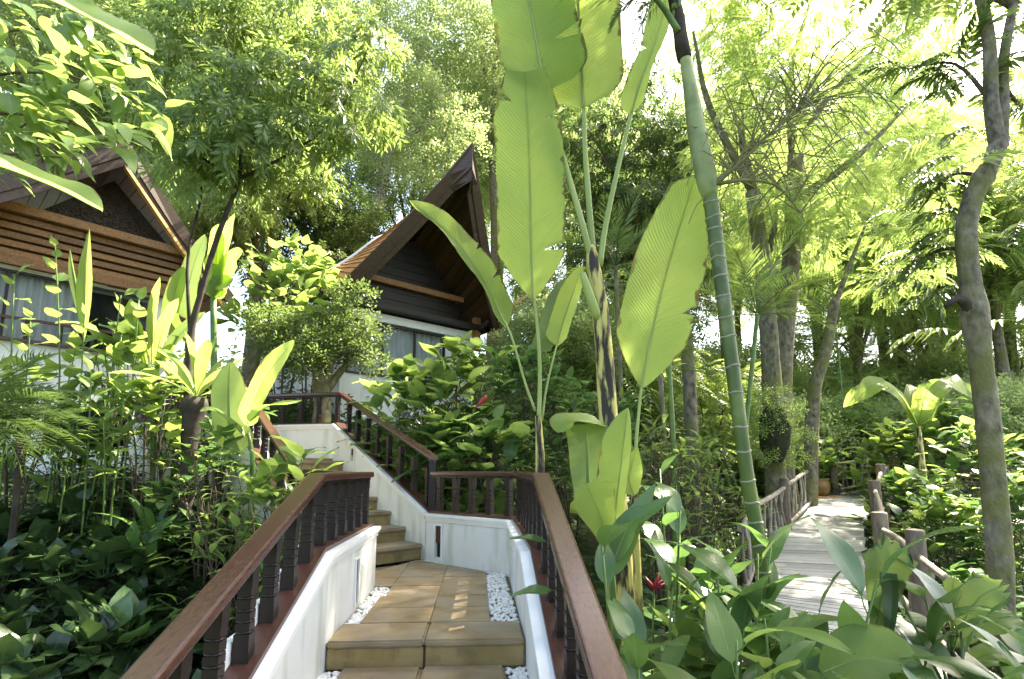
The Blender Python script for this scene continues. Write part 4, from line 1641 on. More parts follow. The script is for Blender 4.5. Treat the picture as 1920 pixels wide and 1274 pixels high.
big_leaf(bp, A3([(1022, 172, 4.7), (1004, 70, 4.62), (985, -30, 4.5), (940, -260, 4.2), (890, -470, 3.9)]), .92, (.22, -1, -.25), base_w=rb_, fold=.10, rib=.017, nl=40, wave=.045, half=(.85, 1.0), tears=((.24, 1, .8),))
big_leaf(bp, A3([(1095, 205, 4.86), (1089, 90, 4.84), (1084, -20, 4.8), (1078, -260, 4.6), (1070, -470, 4.4)]), .80, (-.1, -1, -.1), base_w=rb_, fold=.10, rib=.017, nl=40, wave=.045, seed=2, half=(1, 1.02), tears=((.27, -1, .7),))
big_leaf(bp, A3([(1183, 215, 4.74), (1206, 140, 4.7), (1232, 70, 4.66), (1250, -10, 4.62), (1255, -120, 4.5)]), .62, (-.75, -.75, .1), base_w=rb_, fold=.12, rib=.014, half=(.55, .35), tears=((.45, -1, .5),), seed=4)

hp = thing('heliconia_plant', 'heliconia with one wide backlit leaf standing upright beside the tall gable', 'heliconia', gp(1012, 5.0))
MB().tube(curve3([gp(1014, 5.0, -.2), at(1013, 900, 5.0), at(1009, 780, 5.0)], 8), [.055, .052, .05, .048, .045, .042, .038, .034, .03], 9, wob=.1).build('stem', M['bananastem'], hp)
petiole(hp, A3([(1010, 800, 5.0), (1012, 690, 4.98), (1006, 600, 4.94), (1000, 555, 4.9)]), .022, .012)
big_leaf(hp, A3([(1000, 562, 4.9), (996, 440, 4.8), (993, 300, 4.66), (984, 135, 4.5)]), .64, (.02, -1, .22), fold=.06, rib=.010, nl=44, tears=((.27, 1, .75), (.84, 1, .5), (.9, -1, .6)), wave=.035, seed=1,
         base_w=lambda t: (min(1, t / .22) ** .75) * (1 if t < .8 else 1 - .45 * ((t - .8) / .2) ** 1.3))
petiole(hp, A3([(1004, 772, 5.05), (985, 720, 5.1), (962, 640, 5.15), (948, 605, 5.2)]), .014, .009)
big_leaf(hp, A3([(950, 612, 5.2), (905, 520, 5.25), (845, 440, 5.3), (768, 375, 5.35)]), .44, (.35, -1, .25), fold=.22, rib=.009, half=(.35, .75), wave=.06, seed=3, tears=((.3, 1, .5), (.5, 1, .4)))
petiole(hp, A3([(1016, 790, 5.05), (1024, 730, 5.1), (1038, 670, 5.15), (1046, 640, 5.2)]), .012, .008)
big_leaf(hp, A3([(1044, 650, 5.2), (1058, 600, 5.2), (1075, 550, 5.2), (1092, 498, 5.2)]), .30, (-.5, -1, .2), fold=.15, rib=.007, half=(1, .6), seed=5)
big_leaf(hp, A3([(1010, 660, 5.3), (1022, 630, 5.3), (1040, 575, 5.35), (1062, 520, 5.4)]), .22, (.4, -1, .1), fold=.15, rib=.006, seed=6, mat='banana_dk')

he = thing('heliconia_plant', 'heliconia with one broad leaf dappled by leaf shadows, between banana stem and ringed palm', 'heliconia', gp(1192, 4.5))
MB().tube(curve3([gp(1196, 4.5, -.2), at(1192, 1010, 4.5), at(1190, 900, 4.5)], 6), [.04, .038, .036, .033, .03, .027, .022], 8, wob=.1).build('stem', M['bananastem'], he)
petiole(he, A3([(1190, 905, 4.5), (1192, 840, 4.5), (1197, 780, 4.5), (1203, 722, 4.5)]), .017, .011)
big_leaf(he, A3([(1203, 730, 4.5), (1222, 630, 4.48), (1256, 490, 4.42), (1303, 335, 4.34)]), .61, (-.05, -1, .3), fold=.08, rib=.010, nl=42, wave=.035, seed=7, tears=((.47, 1, .4), (.83, 1, .3)),
         base_w=lambda t: (min(1, t / .30) ** .8) * (1 if t < .62 else 1 - .5 * ((t - .62) / .38) ** 1.5) * (1 if t < .96 else max(0.15, 1 - (t - .96) / .05)))

hy = thing('young_banana_plant', 'young banana plant beside the right handrail, with one yellow-green leaf hanging in front', 'banana plant', gp(1150, 4.0))
MB().tube(curve3([gp(1152, 4.0, -.2), at(1150, 1150, 4.0), at(1143, 1040, 4.0)], 6), [.045, .042, .04, .036, .03, .024, .016], 8).build('stem', M['stalk'], hy)
big_leaf(hy, A3([(1143, 1040, 3.95), (1132, 990, 3.9), (1115, 940, 3.84), (1098, 905, 3.8)]), .40, (.05, -1, .1), fold=.06, rib=.006, seed=8, base_w=lambda t: t ** .7, tip=.32, rag=.06)
big_leaf(hy, A3([(1150, 1010, 4.05), (1158, 930, 4.05), (1168, 850, 4.05), (1178, 764, 4.05)]), .34, (-.35, -1, .1), fold=.2, rib=.006, half=(1, .35), seed=9)
big_leaf(hy, A3([(1108, 935, 4.3), (1104, 890, 4.32), (1102, 840, 4.34), (1098, 796, 4.36)]), .36, (.1, -1, .1), fold=.12, rib=.006, seed=10, mat='banana_dk', base_w=lambda t: .75 + .25 * t, tip=.1)
big_leaf(hy, A3([(1135, 800, 4.35), (1100, 790, 4.3), (1062, 790, 4.25), (1046, 812, 4.2)]), .26, (0, -.4, .9), fold=.2, rib=.006, seed=11)
big_leaf(hy, A3([(1190, 930, 4.3), (1180, 900, 4.3), (1186, 870, 4.3), (1196, 838, 4.3)]), .20, (0, -1, .1), fold=.15, rib=.004, seed=12, shape='ovate')
for q in ([(1148, 1060, 3.7), (1180, 985, 3.6), (1218, 960, 3.55), (1262, 930, 3.5)], [(1150, 1080, 3.7), (1168, 1010, 3.7), (1196, 965, 3.7), (1230, 905, 3.7)]):
    big_leaf(hy, A3(q), .20, (.1, -.5, .9), fold=.2, rib=.004, seed=13, shape='ovate', mat='ginger')

# ------------------------------------------------------------------ ringed green palm
pm = thing('ringed_palm', 'palm with ringed green bamboo-like stem and pale waxy crownshaft leaning left', 'palm tree', gp(1440, 4.1))
tp = curve3([gp(1446, 4.1, -.2), at(1432, 1085, 4.1), at(1399, 880, 4.1), at(1367, 640, 4.1), at(1345, 470, 4.1), at(1331, 362, 4.1)], 30)
MB().tube(tp, [.047 + .013 * i / 30 for i in range(31)], 16, wob=.02).build('trunk', M['palmstem'], pm)
ringm = None
for k in range(19):
    f = .16 + k * .044 + rnd.uniform(-.009, .009)
    i = min(29, int(f * 30))
    p = tp[i].lerp(tp[i + 1], f * 30 - i)
    d = (tp[i + 1] - tp[i]).normalized()
    rr = .047 + .013 * f
    tilt = frame(d + Vector((rnd.uniform(-.14, .14), rnd.uniform(-.14, .14), 0)), (0, -1, .2))
    m = MB()
    n = 16
    vs, fs = [], []
    for j in range(n):
        a = j / n * 6.2832
        for (dr, dy) in ((-.004, -.010), (.006, -.006), (.006, .006), (-.004, .010)):
            vs.append(p + tilt @ Vector(((rr + dr) * math.cos(a), dy + .004 * math.sin(3 * a + k), (rr + dr) * math.sin(a))))
    for j in range(n):
        for c in range(3):
            a, b = j * 4 + c, ((j + 1) % n) * 4 + c
            fs.append((a, b, b + 1, a + 1))
    m.add(vs, fs, True)
    m.build('leaf_scar_ring', M['palmring'], pm)
MB().tube(curve3(A3([(1332, 372, 4.1), (1324, 330, 4.1), (1308, 255, 4.1), (1290, 140, 4.1), (1268, 20, 4.084), (1252, -70, 4.059)]), 22),
          [K_ * .84 for K_ in (.068, .078, .090, .098, .1, .1, .099, .097, .094, .09, .085, .078, .070, .063, .058, .054, .052, .05, .05, .05, .048, .045, .04)], 16).build('crownshaft', M['crownshaft'], pm)
MB().tube(curve3(A3([(1283, 112, 4.1), (1270, 30, 4.09), (1256, -40, 4.06), (1245, -90, 4.0)]), 10), [.060, .058, .053, .056, .050, .054, .049, .052, .047, .048, .045], 12, wob=.35).build('leaf_base_fibre', M['bark_dark'], pm)
for k in range(7):
    put('frond', rnd.choice(FR['dark']), pm, at(1250 + rnd.uniform(-15, 15), rnd.uniform(-60, -10), 4.05), frame((rnd.uniform(-1, -.3), rnd.uniform(-.5, .3), rnd.uniform(-.9, .1))), rnd.uniform(.45, .7))
for q in ([(1272, 60, 4.059), (1240, 10, 4.018), (1195, -30, 3.936), (1140, -20, 3.772)], [(1266, 20, 4.059), (1300, -60, 4.1), (1380, -120, 4.264), (1500, -100, 4.428)], [(1258, -10, 4.059), (1240, -120, 3.772), (1200, -230, 3.444), (1150, -300, 3.116)]):
    petiole(pm, A3(q), .03, .012, 'stalk')
for (q, d, s) in (((1225, -8, 3.977), (-.9, -.1, .15), 1.1), ((1250, -40, 4.018), (.7, .5, .5), 1.4), ((1250, -60, 4.018), (-.3, -.7, .8), 1.3), ((1260, -50, 4.018), (.9, -.2, .35), 1.4), ((1250, -60, 4.018), (-.8, .6, .5), 1.4)):
    put('frond', rnd.choice(FR['palm']), pm, at(*q), frame(Vector(d)), s)
ix = curve3(A3([(1338, 348, 4.059), (1390, 300, 4.059), (1450, 245, 4.1), (1510, 195, 4.182)]), 10)
MB().tube(ix, [.028 - .0022 * i for i in range(11)], 7).build('flower_stalk', M['tanstalk'], pm)
ix2 = curve3(A3([(1345, 345, 4.059), (1400, 338, 4.018), (1460, 350, 4.059), (1500, 400, 4.1)]), 8)
MB().tube(ix2, [.018 - .0016 * i for i in range(9)], 6).build('flower_stalk', M['tanstalk'], pm)
sp = MB()
for j in range(150):
    src = ix if j % 4 else ix2
    i = rnd.randint(2, len(src) - 1)
    p = src[i]
    az = rnd.random() * 6.28
    d = Vector((math.cos(az) * .8 + .35, math.sin(az) * .6, rnd.uniform(-.1, 1.1))).normalized()
    L = rnd.uniform(.35, .95)
    sp.tube(curve3([p, p + d * L * .4, p + d * L * .8 + Vector((0, 0, -.10 * L)), p + d * L + Vector((0, 0, -.45 * L))], 7), [.006, .0055, .005, .005, .0045, .004, .004, .0035], 4, cap=False)
sp.build('flower_spray', M['tanstalk'], pm, kind='stuff')

# ------------------------------------------------------------------ the crooked tree at the right edge
rt = thing('crooked_tree', 'crooked mossy tree at the right edge, its trunk bent sideways then forking', 'tree', gp(1888, 5.6))
q = [(1888, 1220, 5.6), (1872, 1020, 5.6), (1856, 820, 5.6), (1832, 620, 5.6), (1812, 460, 5.6), (1822, 380, 5.6), (1858, 305, 5.6), (1876, 262, 5.6)]
C = curve3([gp(1900, 5.6, -.3)] + A3(q), 34)
MB().tube(C, [.118 - .028 * i / 34 + (.02 if i in (17, 18, 28) else 0) for i in range(35)], 14, wob=.10).build('trunk', M['bark'], rt)
MB().tube(curve3(A3([(1872, 275, 5.6), (1858, 190, 5.6), (1856, 90, 5.55), (1836, -20, 5.5), (1800, -160, 5.4)]), 12), [.085 - .0032 * i for i in range(13)], 12, wob=.08).build('limb', M['bark'], rt)
MB().tube(curve3(A3([(1876, 275, 5.6), (1880, 190, 5.65), (1882, 110, 5.7), (1900, 10, 5.75), (1925, -120, 5.8)]), 12), [.072 - .003 * i for i in range(13)], 12, wob=.08).build('limb', M['bark'], rt)
MB().tube(curve3(A3([(1832, 600, 5.6), (1800, 560, 5.55), (1772, 575, 5.5)]), 5), [.07, .06, .05, .04, .03, .02], 8, wob=.1).build('branch_stub', M['bark_dark'], rt)
FR['hang'] = [frond_mesh('compound_leaf', M['tr_broad'], .95, 11, .10, .34, .9, .0, seed=k + 21, hang=1.0, rach=.008) for k in range(3)]
FR['hangD'] = [frond_mesh('compound_leaf', M['tr_dark'], .95, 11, .10, .34, .9, .0, seed=k + 31, hang=1.0, rach=.008) for k in range(3)]
for bpts in ([(1858, 190, 5.6), (1790, 120, 5.8), (1700, 130, 6.0)], [(1850, 330, 5.6), (1780, 330, 5.8), (1720, 400, 6.1)], [(1815, 470, 5.6), (1760, 470, 5.9), (1700, 520, 6.3)], [(1880, 160, 5.7), (1920, 200, 5.9), (1990, 190, 6.2)]):
    C = curve3(A3(bpts), 8)
    MB().tube(C, [.028 - .0025 * i for i in range(9)], 6).build('limb', M['twig'], rt)
    for i in (2, 3, 4, 5, 6, 7, 8):
        for sd in (-1, 1):
            d = Vector((sd * rnd.uniform(.3, .9) - .35, rnd.uniform(-.5, .3), rnd.uniform(-.35, .35)))
            put('compound_leaf', rnd.choice(FR['hang' if rnd.random() < .45 else 'hangD']), rt, C[i], frame(d), rnd.uniform(.55, .9))
for k in range(16):
    p = at(rnd.uniform(1860, 1960), rnd.uniform(20, 330), rnd.uniform(5.8, 6.6))
    put('compound_leaf', rnd.choice(FR['hang']), rt, p, frame((rnd.uniform(-1, 1), rnd.uniform(-.6, .2), rnd.uniform(-.4, .2))), rnd.uniform(.6, 1.0))
for (px, py, Y) in ((1800, 170, 6.2), (1790, 300, 6.1), (1770, 250, 6.3), (1740, 330, 6.4), (1790, 400, 6.0), (1810, 440, 5.9), (1780, 480, 6.0), (1800, 540, 6.0), (1770, 560, 6.2), (1790, 620, 6.1), (1700, 270, 6.6), (1810, 350, 6.0), (1750, 190, 6.5), (1820, 250, 6.2),
                    (1930, 420, 6.4), (1940, 520, 6.2), (1900, 600, 6.6), (1960, 640, 6.2)):
    put('compound_leaf', rnd.choice(FR['hangD' if rnd.random() < .6 else 'hang']), rt, at(px, py, Y), frame((-1 if px < 1880 else rnd.uniform(-1, .4), rnd.uniform(-.5, .2), rnd.uniform(-.3, .05))), rnd.uniform(.75, 1.05))
cl = [(at(px, py, Y), R) for px, py, Y, R in ((1760, -160, 5.4, 1.0), (1880, -220, 5.8, 1.2), (1960, -60, 6.5, 1.0), (1990, -200, 6, 1.2), (1660, -120, 6, .9), (2080, 60, 6.6, 1.0))]
r_ = random.Random(3)
for k in range(52):     # unseen clumps added above the view to shade the stairs
    x, y = r_.uniform(3.2, 7.8), r_.uniform(5.8, 9.6)
    cl.append((Vector((x, y, 1.05 + 1.13 * y + r_.uniform(0, 1.6))), r_.uniform(.7, 1.05)))
for px, py, Y in ((990, 430, 4.7), (985, 260, 4.6), (1000, 340, 4.6), (1060, 90, 4.8), (1230, 620, 4.5), (1260, 480, 4.4), (1290, 400, 4.4), (1215, 690, 4.5), (980, 510, 4.8)):  # small unseen clumps added sunward to dapple the big leaves
    k_ = r_.uniform(10.5, 13)
    cl.append((at(px, py, Y) + SUN * k_, r_.uniform(.45, .7)))
for i in range(6, 56, 5):  # limbs reaching some of the added shade clumps
    c = cl[i][0]
    q = at(1836, -20, 5.5) if i % 2 else at(1900, 10, 5.75)
    MB().tube(curve3([q, q.lerp(c, .5) + UP * .4, c], 7), [.06 - .007 * k for k in range(8)], 6).build('limb', M['bark'], rt)
o = bpy.data.objects.new('crown', crown('crown', 'pinnate', 'tr_broad', [(c - rt.location, R) for c, R in cl], 29, 1.0, .4, 77))  # also holds the unseen clumps added for shade and dapples
o.parent = rt
link(o)
o['kind'] = 'stuff'

# ------------------------------------------------------------------ left: fern on a stump, slender tree, overhanging branches
fs_ = thing('stump', 'dark upright stump carrying the bright nest fern in front of the left house', 'stump', gp(350, 6.0))
MB().tube(curve3([gp(350, 6.0, -.2), at(352, 900, 6.0), at(358, 800, 6.0), at(368, 745, 6.0)], 10), [.085, .083, .08, .078, .08, .085, .09, .1, .12, .14, .10], 10, wob=.25).build('trunk', M['bark_dark'], fs_)
nf = rosette('nest_fern', 'bright yellow-green nest fern sitting on top of the dark stump', 'fern', at(368, 742, 6.0), 'nest', 17, (8, 84), .85, r0=.04)
lt = thing('slender_tree', 'slender dark-stemmed tree forking above the nest fern, drooping narrow leaves', 'tree', gp(352, 6.3))
C = curve3([gp(348, 6.3, -.2), at(350, 800, 6.3), at(356, 640, 6.3), at(374, 560, 6.3), at(408, 445, 6.3), at(450, 335, 6.3)], 20)
MB().tube(C, [.05 - .0012 * i for i in range(21)], 8, wob=.1).build('trunk', M['bark_dark'], lt)
for b in ([(450, 335, 6.3), (540, 290, 6.4), (630, 220, 6.6), (690, 90, 6.8)], [(450, 335, 6.3), (455, 240, 6.4), (480, 120, 6.6), (520, 10, 6.8)], [(446, 340, 6.3), (385, 300, 6.3), (330, 250, 6.3)],
          [(455, 240, 6.4), (400, 150, 6.5), (360, 40, 6.6)], [(356, 620, 6.3), (352, 480, 6.35), (378, 360, 6.4), (372, 250, 6.45)]):
    MB().tube(curve3(A3(b), 8), [.024 - .002 * i for i in range(9)], 6).build('limb', M['bark_dark'], lt)
cl = []
for px, py, Y, R in ((300, 190, 6.4, .55), (340, 110, 6.6, .6), (390, 240, 6.2, .6), (400, 60, 6.8, .65), (450, 170, 6.3, .6), (480, 260, 6.2, .55), (500, 60, 6.9, .65), (540, 150, 6.6, .6), (560, 250, 6.5, .5),
                     (610, 190, 6.6, .5), (640, 110, 6.8, .45), (690, 80, 6.9, .4), (690, 210, 6.8, .4), (330, 280, 6.3, .45), (280, 80, 6.8, .6), (430, 300, 6.2, .45), (590, 40, 7, .55), (460, -40, 7, .7), (340, -20, 7, .7), (380, 330, 6.2, .4), (640, 250, 6.6, .35),
                     (340, 60, 9.2, .8), (400, 110, 9.3, .8), (450, 60, 9.2, .8), (420, 190, 9.4, .7), (350, 160, 9.0, .7), (480, 140, 9.2, .7), (300, 90, 8.8, .7), (380, 20, 9, .8)):
    cl.append((at(px, py, Y) - lt.location, R))
o = bpy.data.objects.new('crown', crown('crown', 'lance', 'tr_lance', cl, 240, .95, .55, 31))
o.parent = lt
link(o)
o['kind'] = 'stuff'

ob = thing('overhanging_tree', 'broad-leaved branches hanging into the upper left corner, lit yellow-green from behind', 'tree', Vector((-7.2, 4.4, gz(-7.2, 4.4))))
MB().tube(curve3([Vector((-7.2, 4.4, gz(-7.2, 4.4) - .2)), Vector((-7.1, 4.4, 2)), Vector((-6.9, 4.5, 4.6)), Vector((-6.6, 4.6, 6))], 10), [.16 - .006 * i for i in range(11)], 9, wob=.1).build('trunk', M['bark'], ob)
for b in ([(-300, 330, 4.6), (-60, 160, 4.5), (110, 140, 4.5), (260, 190, 4.6)], [(-320, 360, 4.6), (-80, 230, 4.4), (80, 220, 4.4), (280, 280, 4.5)], [(-260, 280, 4.7), (-40, 80, 4.7), (120, 60, 4.8), (230, 120, 4.9)], [(-320, 400, 4.6), (-100, 300, 4.3), (40, 290, 4.2), (150, 300, 4.2)]):
    C = curve3(A3(b), 14)
    MB().tube(C, [.022 - .0013 * i for i in range(15)], 6).build('limb', M['twig'], ob)
    dark = b[0][1] == 400
    for i in range(3, 15):
        for j in range(8 if not dark else 9):
            p = C[i] + Vector((rnd.uniform(-.14, .14), rnd.uniform(-.25, .25), rnd.uniform(-.12, .16)))
            x_, y_ = photo_px(p)
            if y_ > 345 - .42 * max(0, x_ - 60):   # the branches end above the roof
                continue
            leaf(ob, 'overhangD' if (dark or rnd.random() < .12) else 'overhang', p, Vector((rnd.uniform(-.2, 1.0), rnd.uniform(-.6, .6), rnd.uniform(-.75, .15))), (rnd.uniform(-.3, .3), rnd.uniform(-.6, .2), 1), rnd.uniform(.75, 1.2) * (.8 if dark else 1))
lb = thing('banana_plant', 'banana plant at the left edge reaching in with leaves at the upper left corner', 'banana plant', Vector((-4.6, 3.1, gz(-4.6, 3.1))))
MB().tube(curve3([Vector((-4.6, 3.1, gz(-4.6, 3.1) - .2)), Vector((-4.6, 3.1, 1.0)), Vector((-4.5, 3.1, 3.0))], 8), [.11 - .007 * i for i in range(9)], 10, wob=.1).build('pseudostem', M['bananastem'], lb)
q1 = A3([(-160, -90, 3.3), (20, -30, 3.2), (160, 30, 3.1), (287, 104, 3.0)])
petiole(lb, [Vector((-4.5, 3.1, 2.9)), Vector((-4.3, 3.15, 3.6)), q1[0]], .03, .015)
big_leaf(lb, q1, .46, (.15, -.45, .9), fold=.35, rib=.010, seed=20, nl=36, tears=((.45, 1, .8), (.62, 1, .6), (.5, -1, .4)), wave=.05)
q2 = A3([(-200, 270, 3.3), (-40, 300, 3.2), (90, 345, 3.15), (192, 396, 3.1)])
petiole(lb, [Vector((-4.5, 3.1, 2.8)), Vector((-4.35, 3.15, 3.0)), q2[0]], .03, .015)
big_leaf(lb, q2, .30, (.1, -.3, .95), fold=.4, rib=.008, seed=21, wave=.05)

# young bananas and shrubs left of the stairs
yb = thing('young_banana_plant', 'young banana plant with two upright leaves in front of the sunlit upper railing', 'banana plant', gp(478, 5.6))
MB().tube(curve3([gp(478, 5.6, -.2), at(474, 900, 5.6), at(466, 812, 5.6)], 6), [.035, .033, .03, .028, .025, .02, .014], 8).build('stem', M['stalk'], yb)
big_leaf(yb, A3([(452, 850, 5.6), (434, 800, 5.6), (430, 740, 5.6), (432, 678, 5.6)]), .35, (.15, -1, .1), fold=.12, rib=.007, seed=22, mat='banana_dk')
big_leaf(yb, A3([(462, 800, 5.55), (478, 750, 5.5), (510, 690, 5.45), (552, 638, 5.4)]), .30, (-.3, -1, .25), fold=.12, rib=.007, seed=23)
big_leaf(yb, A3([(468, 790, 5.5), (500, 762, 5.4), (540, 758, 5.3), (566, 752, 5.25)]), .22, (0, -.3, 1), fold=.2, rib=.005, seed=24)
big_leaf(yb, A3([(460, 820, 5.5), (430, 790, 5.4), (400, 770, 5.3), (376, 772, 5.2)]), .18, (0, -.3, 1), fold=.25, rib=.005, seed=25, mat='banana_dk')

cz = thing('upright_leaf_clump', 'clump of long upright strap leaves before the right end of the left house', 'plant', gp(288, 6.6))
MB().tube(curve3([gp(290, 6.6, -.2), at(288, 840, 6.6), at(282, 690, 6.6)], 6), .03, 7, wob=.1).build('stem', M['stalk'], cz)
for (a, b, w) in (((275, 700), (245, 560), .20), ((285, 690), (300, 520), .16), ((290, 690), (335, 560), .18), ((288, 700), (385, 585), .17), ((270, 700), (205, 640), .18), ((280, 700), (260, 600), .16), ((295, 700), (330, 650), .15)):
    m_ = ((a[0] + b[0]) / 2 - 6, (a[1] + b[1]) / 2 - 8)
    big_leaf(cz, A3([(*a, 6.6), (*m_, 6.55), (*b, 6.45)]), w, (rnd.uniform(-.4, .4), -1, .2), fold=.25, rib=.005, nl=16, nw=3, mat=rnd.choice(['banana', 'banana_dk']), seed=rnd.randint(0, 99), shape='strap')
bh = thing('heliconia_plant', 'heliconia with a dark upright leaf against the right rake of the left house', 'heliconia', gp(352, 6.9))
MB().tube(curve3([gp(354, 6.9, -.2), at(352, 760, 6.9), at(352, 600, 6.9)], 6), .02, 7).build('stem', M['stalk'], bh)
big_leaf(bh, A3([(352, 600, 6.9), (354, 540, 6.9), (366, 490, 6.9), (385, 440, 6.9)]), .36, (-.3, -1, .1), fold=.12, rib=.006, mat='banana_dk', seed=30)
big_leaf(bh, A3([(352, 640, 6.9), (320, 600, 6.9), (330, 540, 6.9), (345, 500, 6.9)]), .22, (.3, -1, .1), fold=.12, rib=.006, seed=31)
for k, (px, py) in enumerate(((410, 420), (440, 400), (455, 470), (395, 480), (425, 540))):
    b0_ = at(400, 560, 8.6)
    if k == 0:
        b5 = thing('banana_plant', 'sunny young banana plant behind the slender tree, right of the left house', 'banana plant', gp(402, 8.6))
        MB().tube(curve3([gp(402, 8.6, -.2), at(401, 700, 8.6), b0_], 6), .05, 8).build('stem', M['stalk'], b5)
    big_leaf(b5, [b0_, b0_.lerp(at(px, py, 8.5), .55) + Vector((0, 0, .15)), at(px, py, 8.4)], .34, (rnd.uniform(-.5, .3), -1, .3), fold=.12, rib=.006, nl=16, nw=3, seed=k + 40)

# costus-like stalks in front of the left house
for (px, Y, top, n, lab) in ((160, 6.5, 470, 11, 'tall leafy stalks with a rolled pointed top leaf in front of the curtained window'), (60, 6.2, 520, 12, 'round-leaved stalks in front of the far left of the curtained window'),
                             (225, 6.4, 560, 12, 'round-leaved stalks before the dark right part of the left house window'), (110, 5.9, 700, 9, 'low round-leaved stalks against the striped sunlit base wall'),
                             (235, 6.0, 690, 10, 'low round-leaved stalks before the pale terrace wall')):
    b = gp(px, Y)
    h = at(px, top, Y).z - b.z
    sp_ = stalk_plant('leafy_stalk_plant', lab, 'plant', b, [h, h * .86, h * .75], 'round', n, 1.25, 'leafy stalks in front of the left house', .012, .12, top=.45, spread=.35)
    if px == 160:
        big_leaf(sp_, A3([(158, 640, Y), (160, 560, Y), (163, 490, Y), (168, 428, Y)]), .17, (.3, -1, .1), fold=.5, rib=.006, nl=16, nw=3, seed=50, shape='lance')
        big_leaf(sp_, A3([(150, 600, Y), (143, 540, Y), (136, 500, Y), (131, 465, Y)]), .12, (-.3, -1, .1), fold=.5, rib=.005, nl=14, nw=3, seed=51, shape='lance', mat='banana_dk')
for (px, Y, top, key, lab) in ((35, 6.3, 700, 'broad', 'bright shrub below the far left of the curtained window'), (130, 6.6, 715, 'broadD', 'mid green shrub against the middle of the striped base wall'), (275, 6.2, 700, 'broad', 'bright shrub in front of the upright strap-leaved clump'), (405, 6.9, 720, 'broadD', 'mid green shrub between the nest fern and the young banana'), (320, 6.7, 640, 'lance', 'narrow-leaved bright shrub in front of the dark terrace fence'), (215, 6.8, 600, 'broad', 'bright shrub below the right part of the left house window')):
    b = gp(px, Y)
    shrub('garden_shrub', lab, 'shrub', b, (.55, .4, at(px, top, Y).z - b.z), (key,), 80, 1.05, 'bright shrubs below the left house', low=-.3)
palm('lady_palm', 'fine-leaved lady palm at the left edge below the curtained window', 'palm', gp(-60, 4.7), 'lady', 26, (-10, 75), .95, stem=at(10, 800, 4.7).z - gp(-60, 4.7).z, sr=.03, mat='bark_dark')
palm('lady_palm', 'lower fine-leaved lady palm beside the dark planter box', 'palm', gp(30, 5.3), 'lady', 20, (-10, 75), .75, stem=at(70, 830, 5.3).z - gp(30, 5.3).z, sr=.03, mat='bark_dark')

# dark glossy ground plants on the slope left of the stairs
protos = []
for k in range(4):
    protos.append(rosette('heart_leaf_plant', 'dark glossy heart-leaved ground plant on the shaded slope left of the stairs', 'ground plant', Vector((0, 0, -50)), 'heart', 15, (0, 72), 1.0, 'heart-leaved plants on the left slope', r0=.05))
spots = []
for _ in range(6000):
    if len(spots) >= 125:
        break
    x, y = rnd.uniform(-6.2, -1.7), rnd.uniform(1.9, 6.2)
    px_ = 960 + x / y * 1010
    if px_ < -120 or (x > -1.9 and y > 1) or (px_ > 230 and y > 4.6 and rnd.random() < .75):
        continue
    if any((x - a) ** 2 + (y - b) ** 2 < .225 ** 2 for a, b in spots):
        continue
    spots.append((x, y))
for i, (x, y) in enumerate(spots):
    o = protos[i] if i < 4 else copy_tree(protos[i % 4])
    o.location = (x, y, gz(x, y) + rnd.uniform(.05, .40))
    o.rotation_euler = (rnd.uniform(-.15, .15), rnd.uniform(-.1, .25), rnd.random() * 6.28)
    s = rnd.uniform(.62, 1.0)
    o.scale = (s, s, s)
for (px, Y, key, s, lab) in ((250, 4.6, 'heartB', 1.0, 'mid green broad-leaved plant in the dark hollow left of the handrail'), (330, 4.3, 'cannaB', .55, 'small bright oval-leaved plant low beside the long left handrail'), (140, 3.6, 'heartB', 1.15, 'largest sunlit heart-leaved plant at the bottom left of the photo'),
                             (270, 5.3, 'canna', .8, 'dark broad-leaved plant under the terrace wall'), (410, 5.2, 'canna', .8, 'broad-leaved plant at the foot of the nest fern stump'), (300, 5.7, 'strap', .8, 'clump of arching strap leaves left of the nest fern stump')):
    rosette('broad_leaf_plant', lab, 'plant', gp(px, Y, .25), key, 13, (15, 80), s)

# light shrubs between the slope and the left handrail
for (px, Y, r, key, n, s, lab) in ((450, 5.1, (.6, .45, 1.9), ('lance',), 150, .9, 'feathery light green shrub left of the handrail below the young banana'),
                                   (520, 4.9, (.48, .4, 2.1), ('lance', 'lance', 'broad'), 150, .85, 'fine-leaved light green shrub just behind the upper end of the left handrail'),
                                   (562, 5.2, (.4, .3, 2.25), ('broad',), 60, 1.1, 'broad-leaved shrub rising behind the top of the left handrail before the white wall'),
                                   (400, 5.6, (.55, .4, 1.9), ('lance', 'broadD'), 160, .85, 'mixed low shrub beside the dark stump')):
    shrub('garden_shrub', lab, 'shrub', gp(px, Y), r, key, n, s, 'light shrubs left of the stairs')

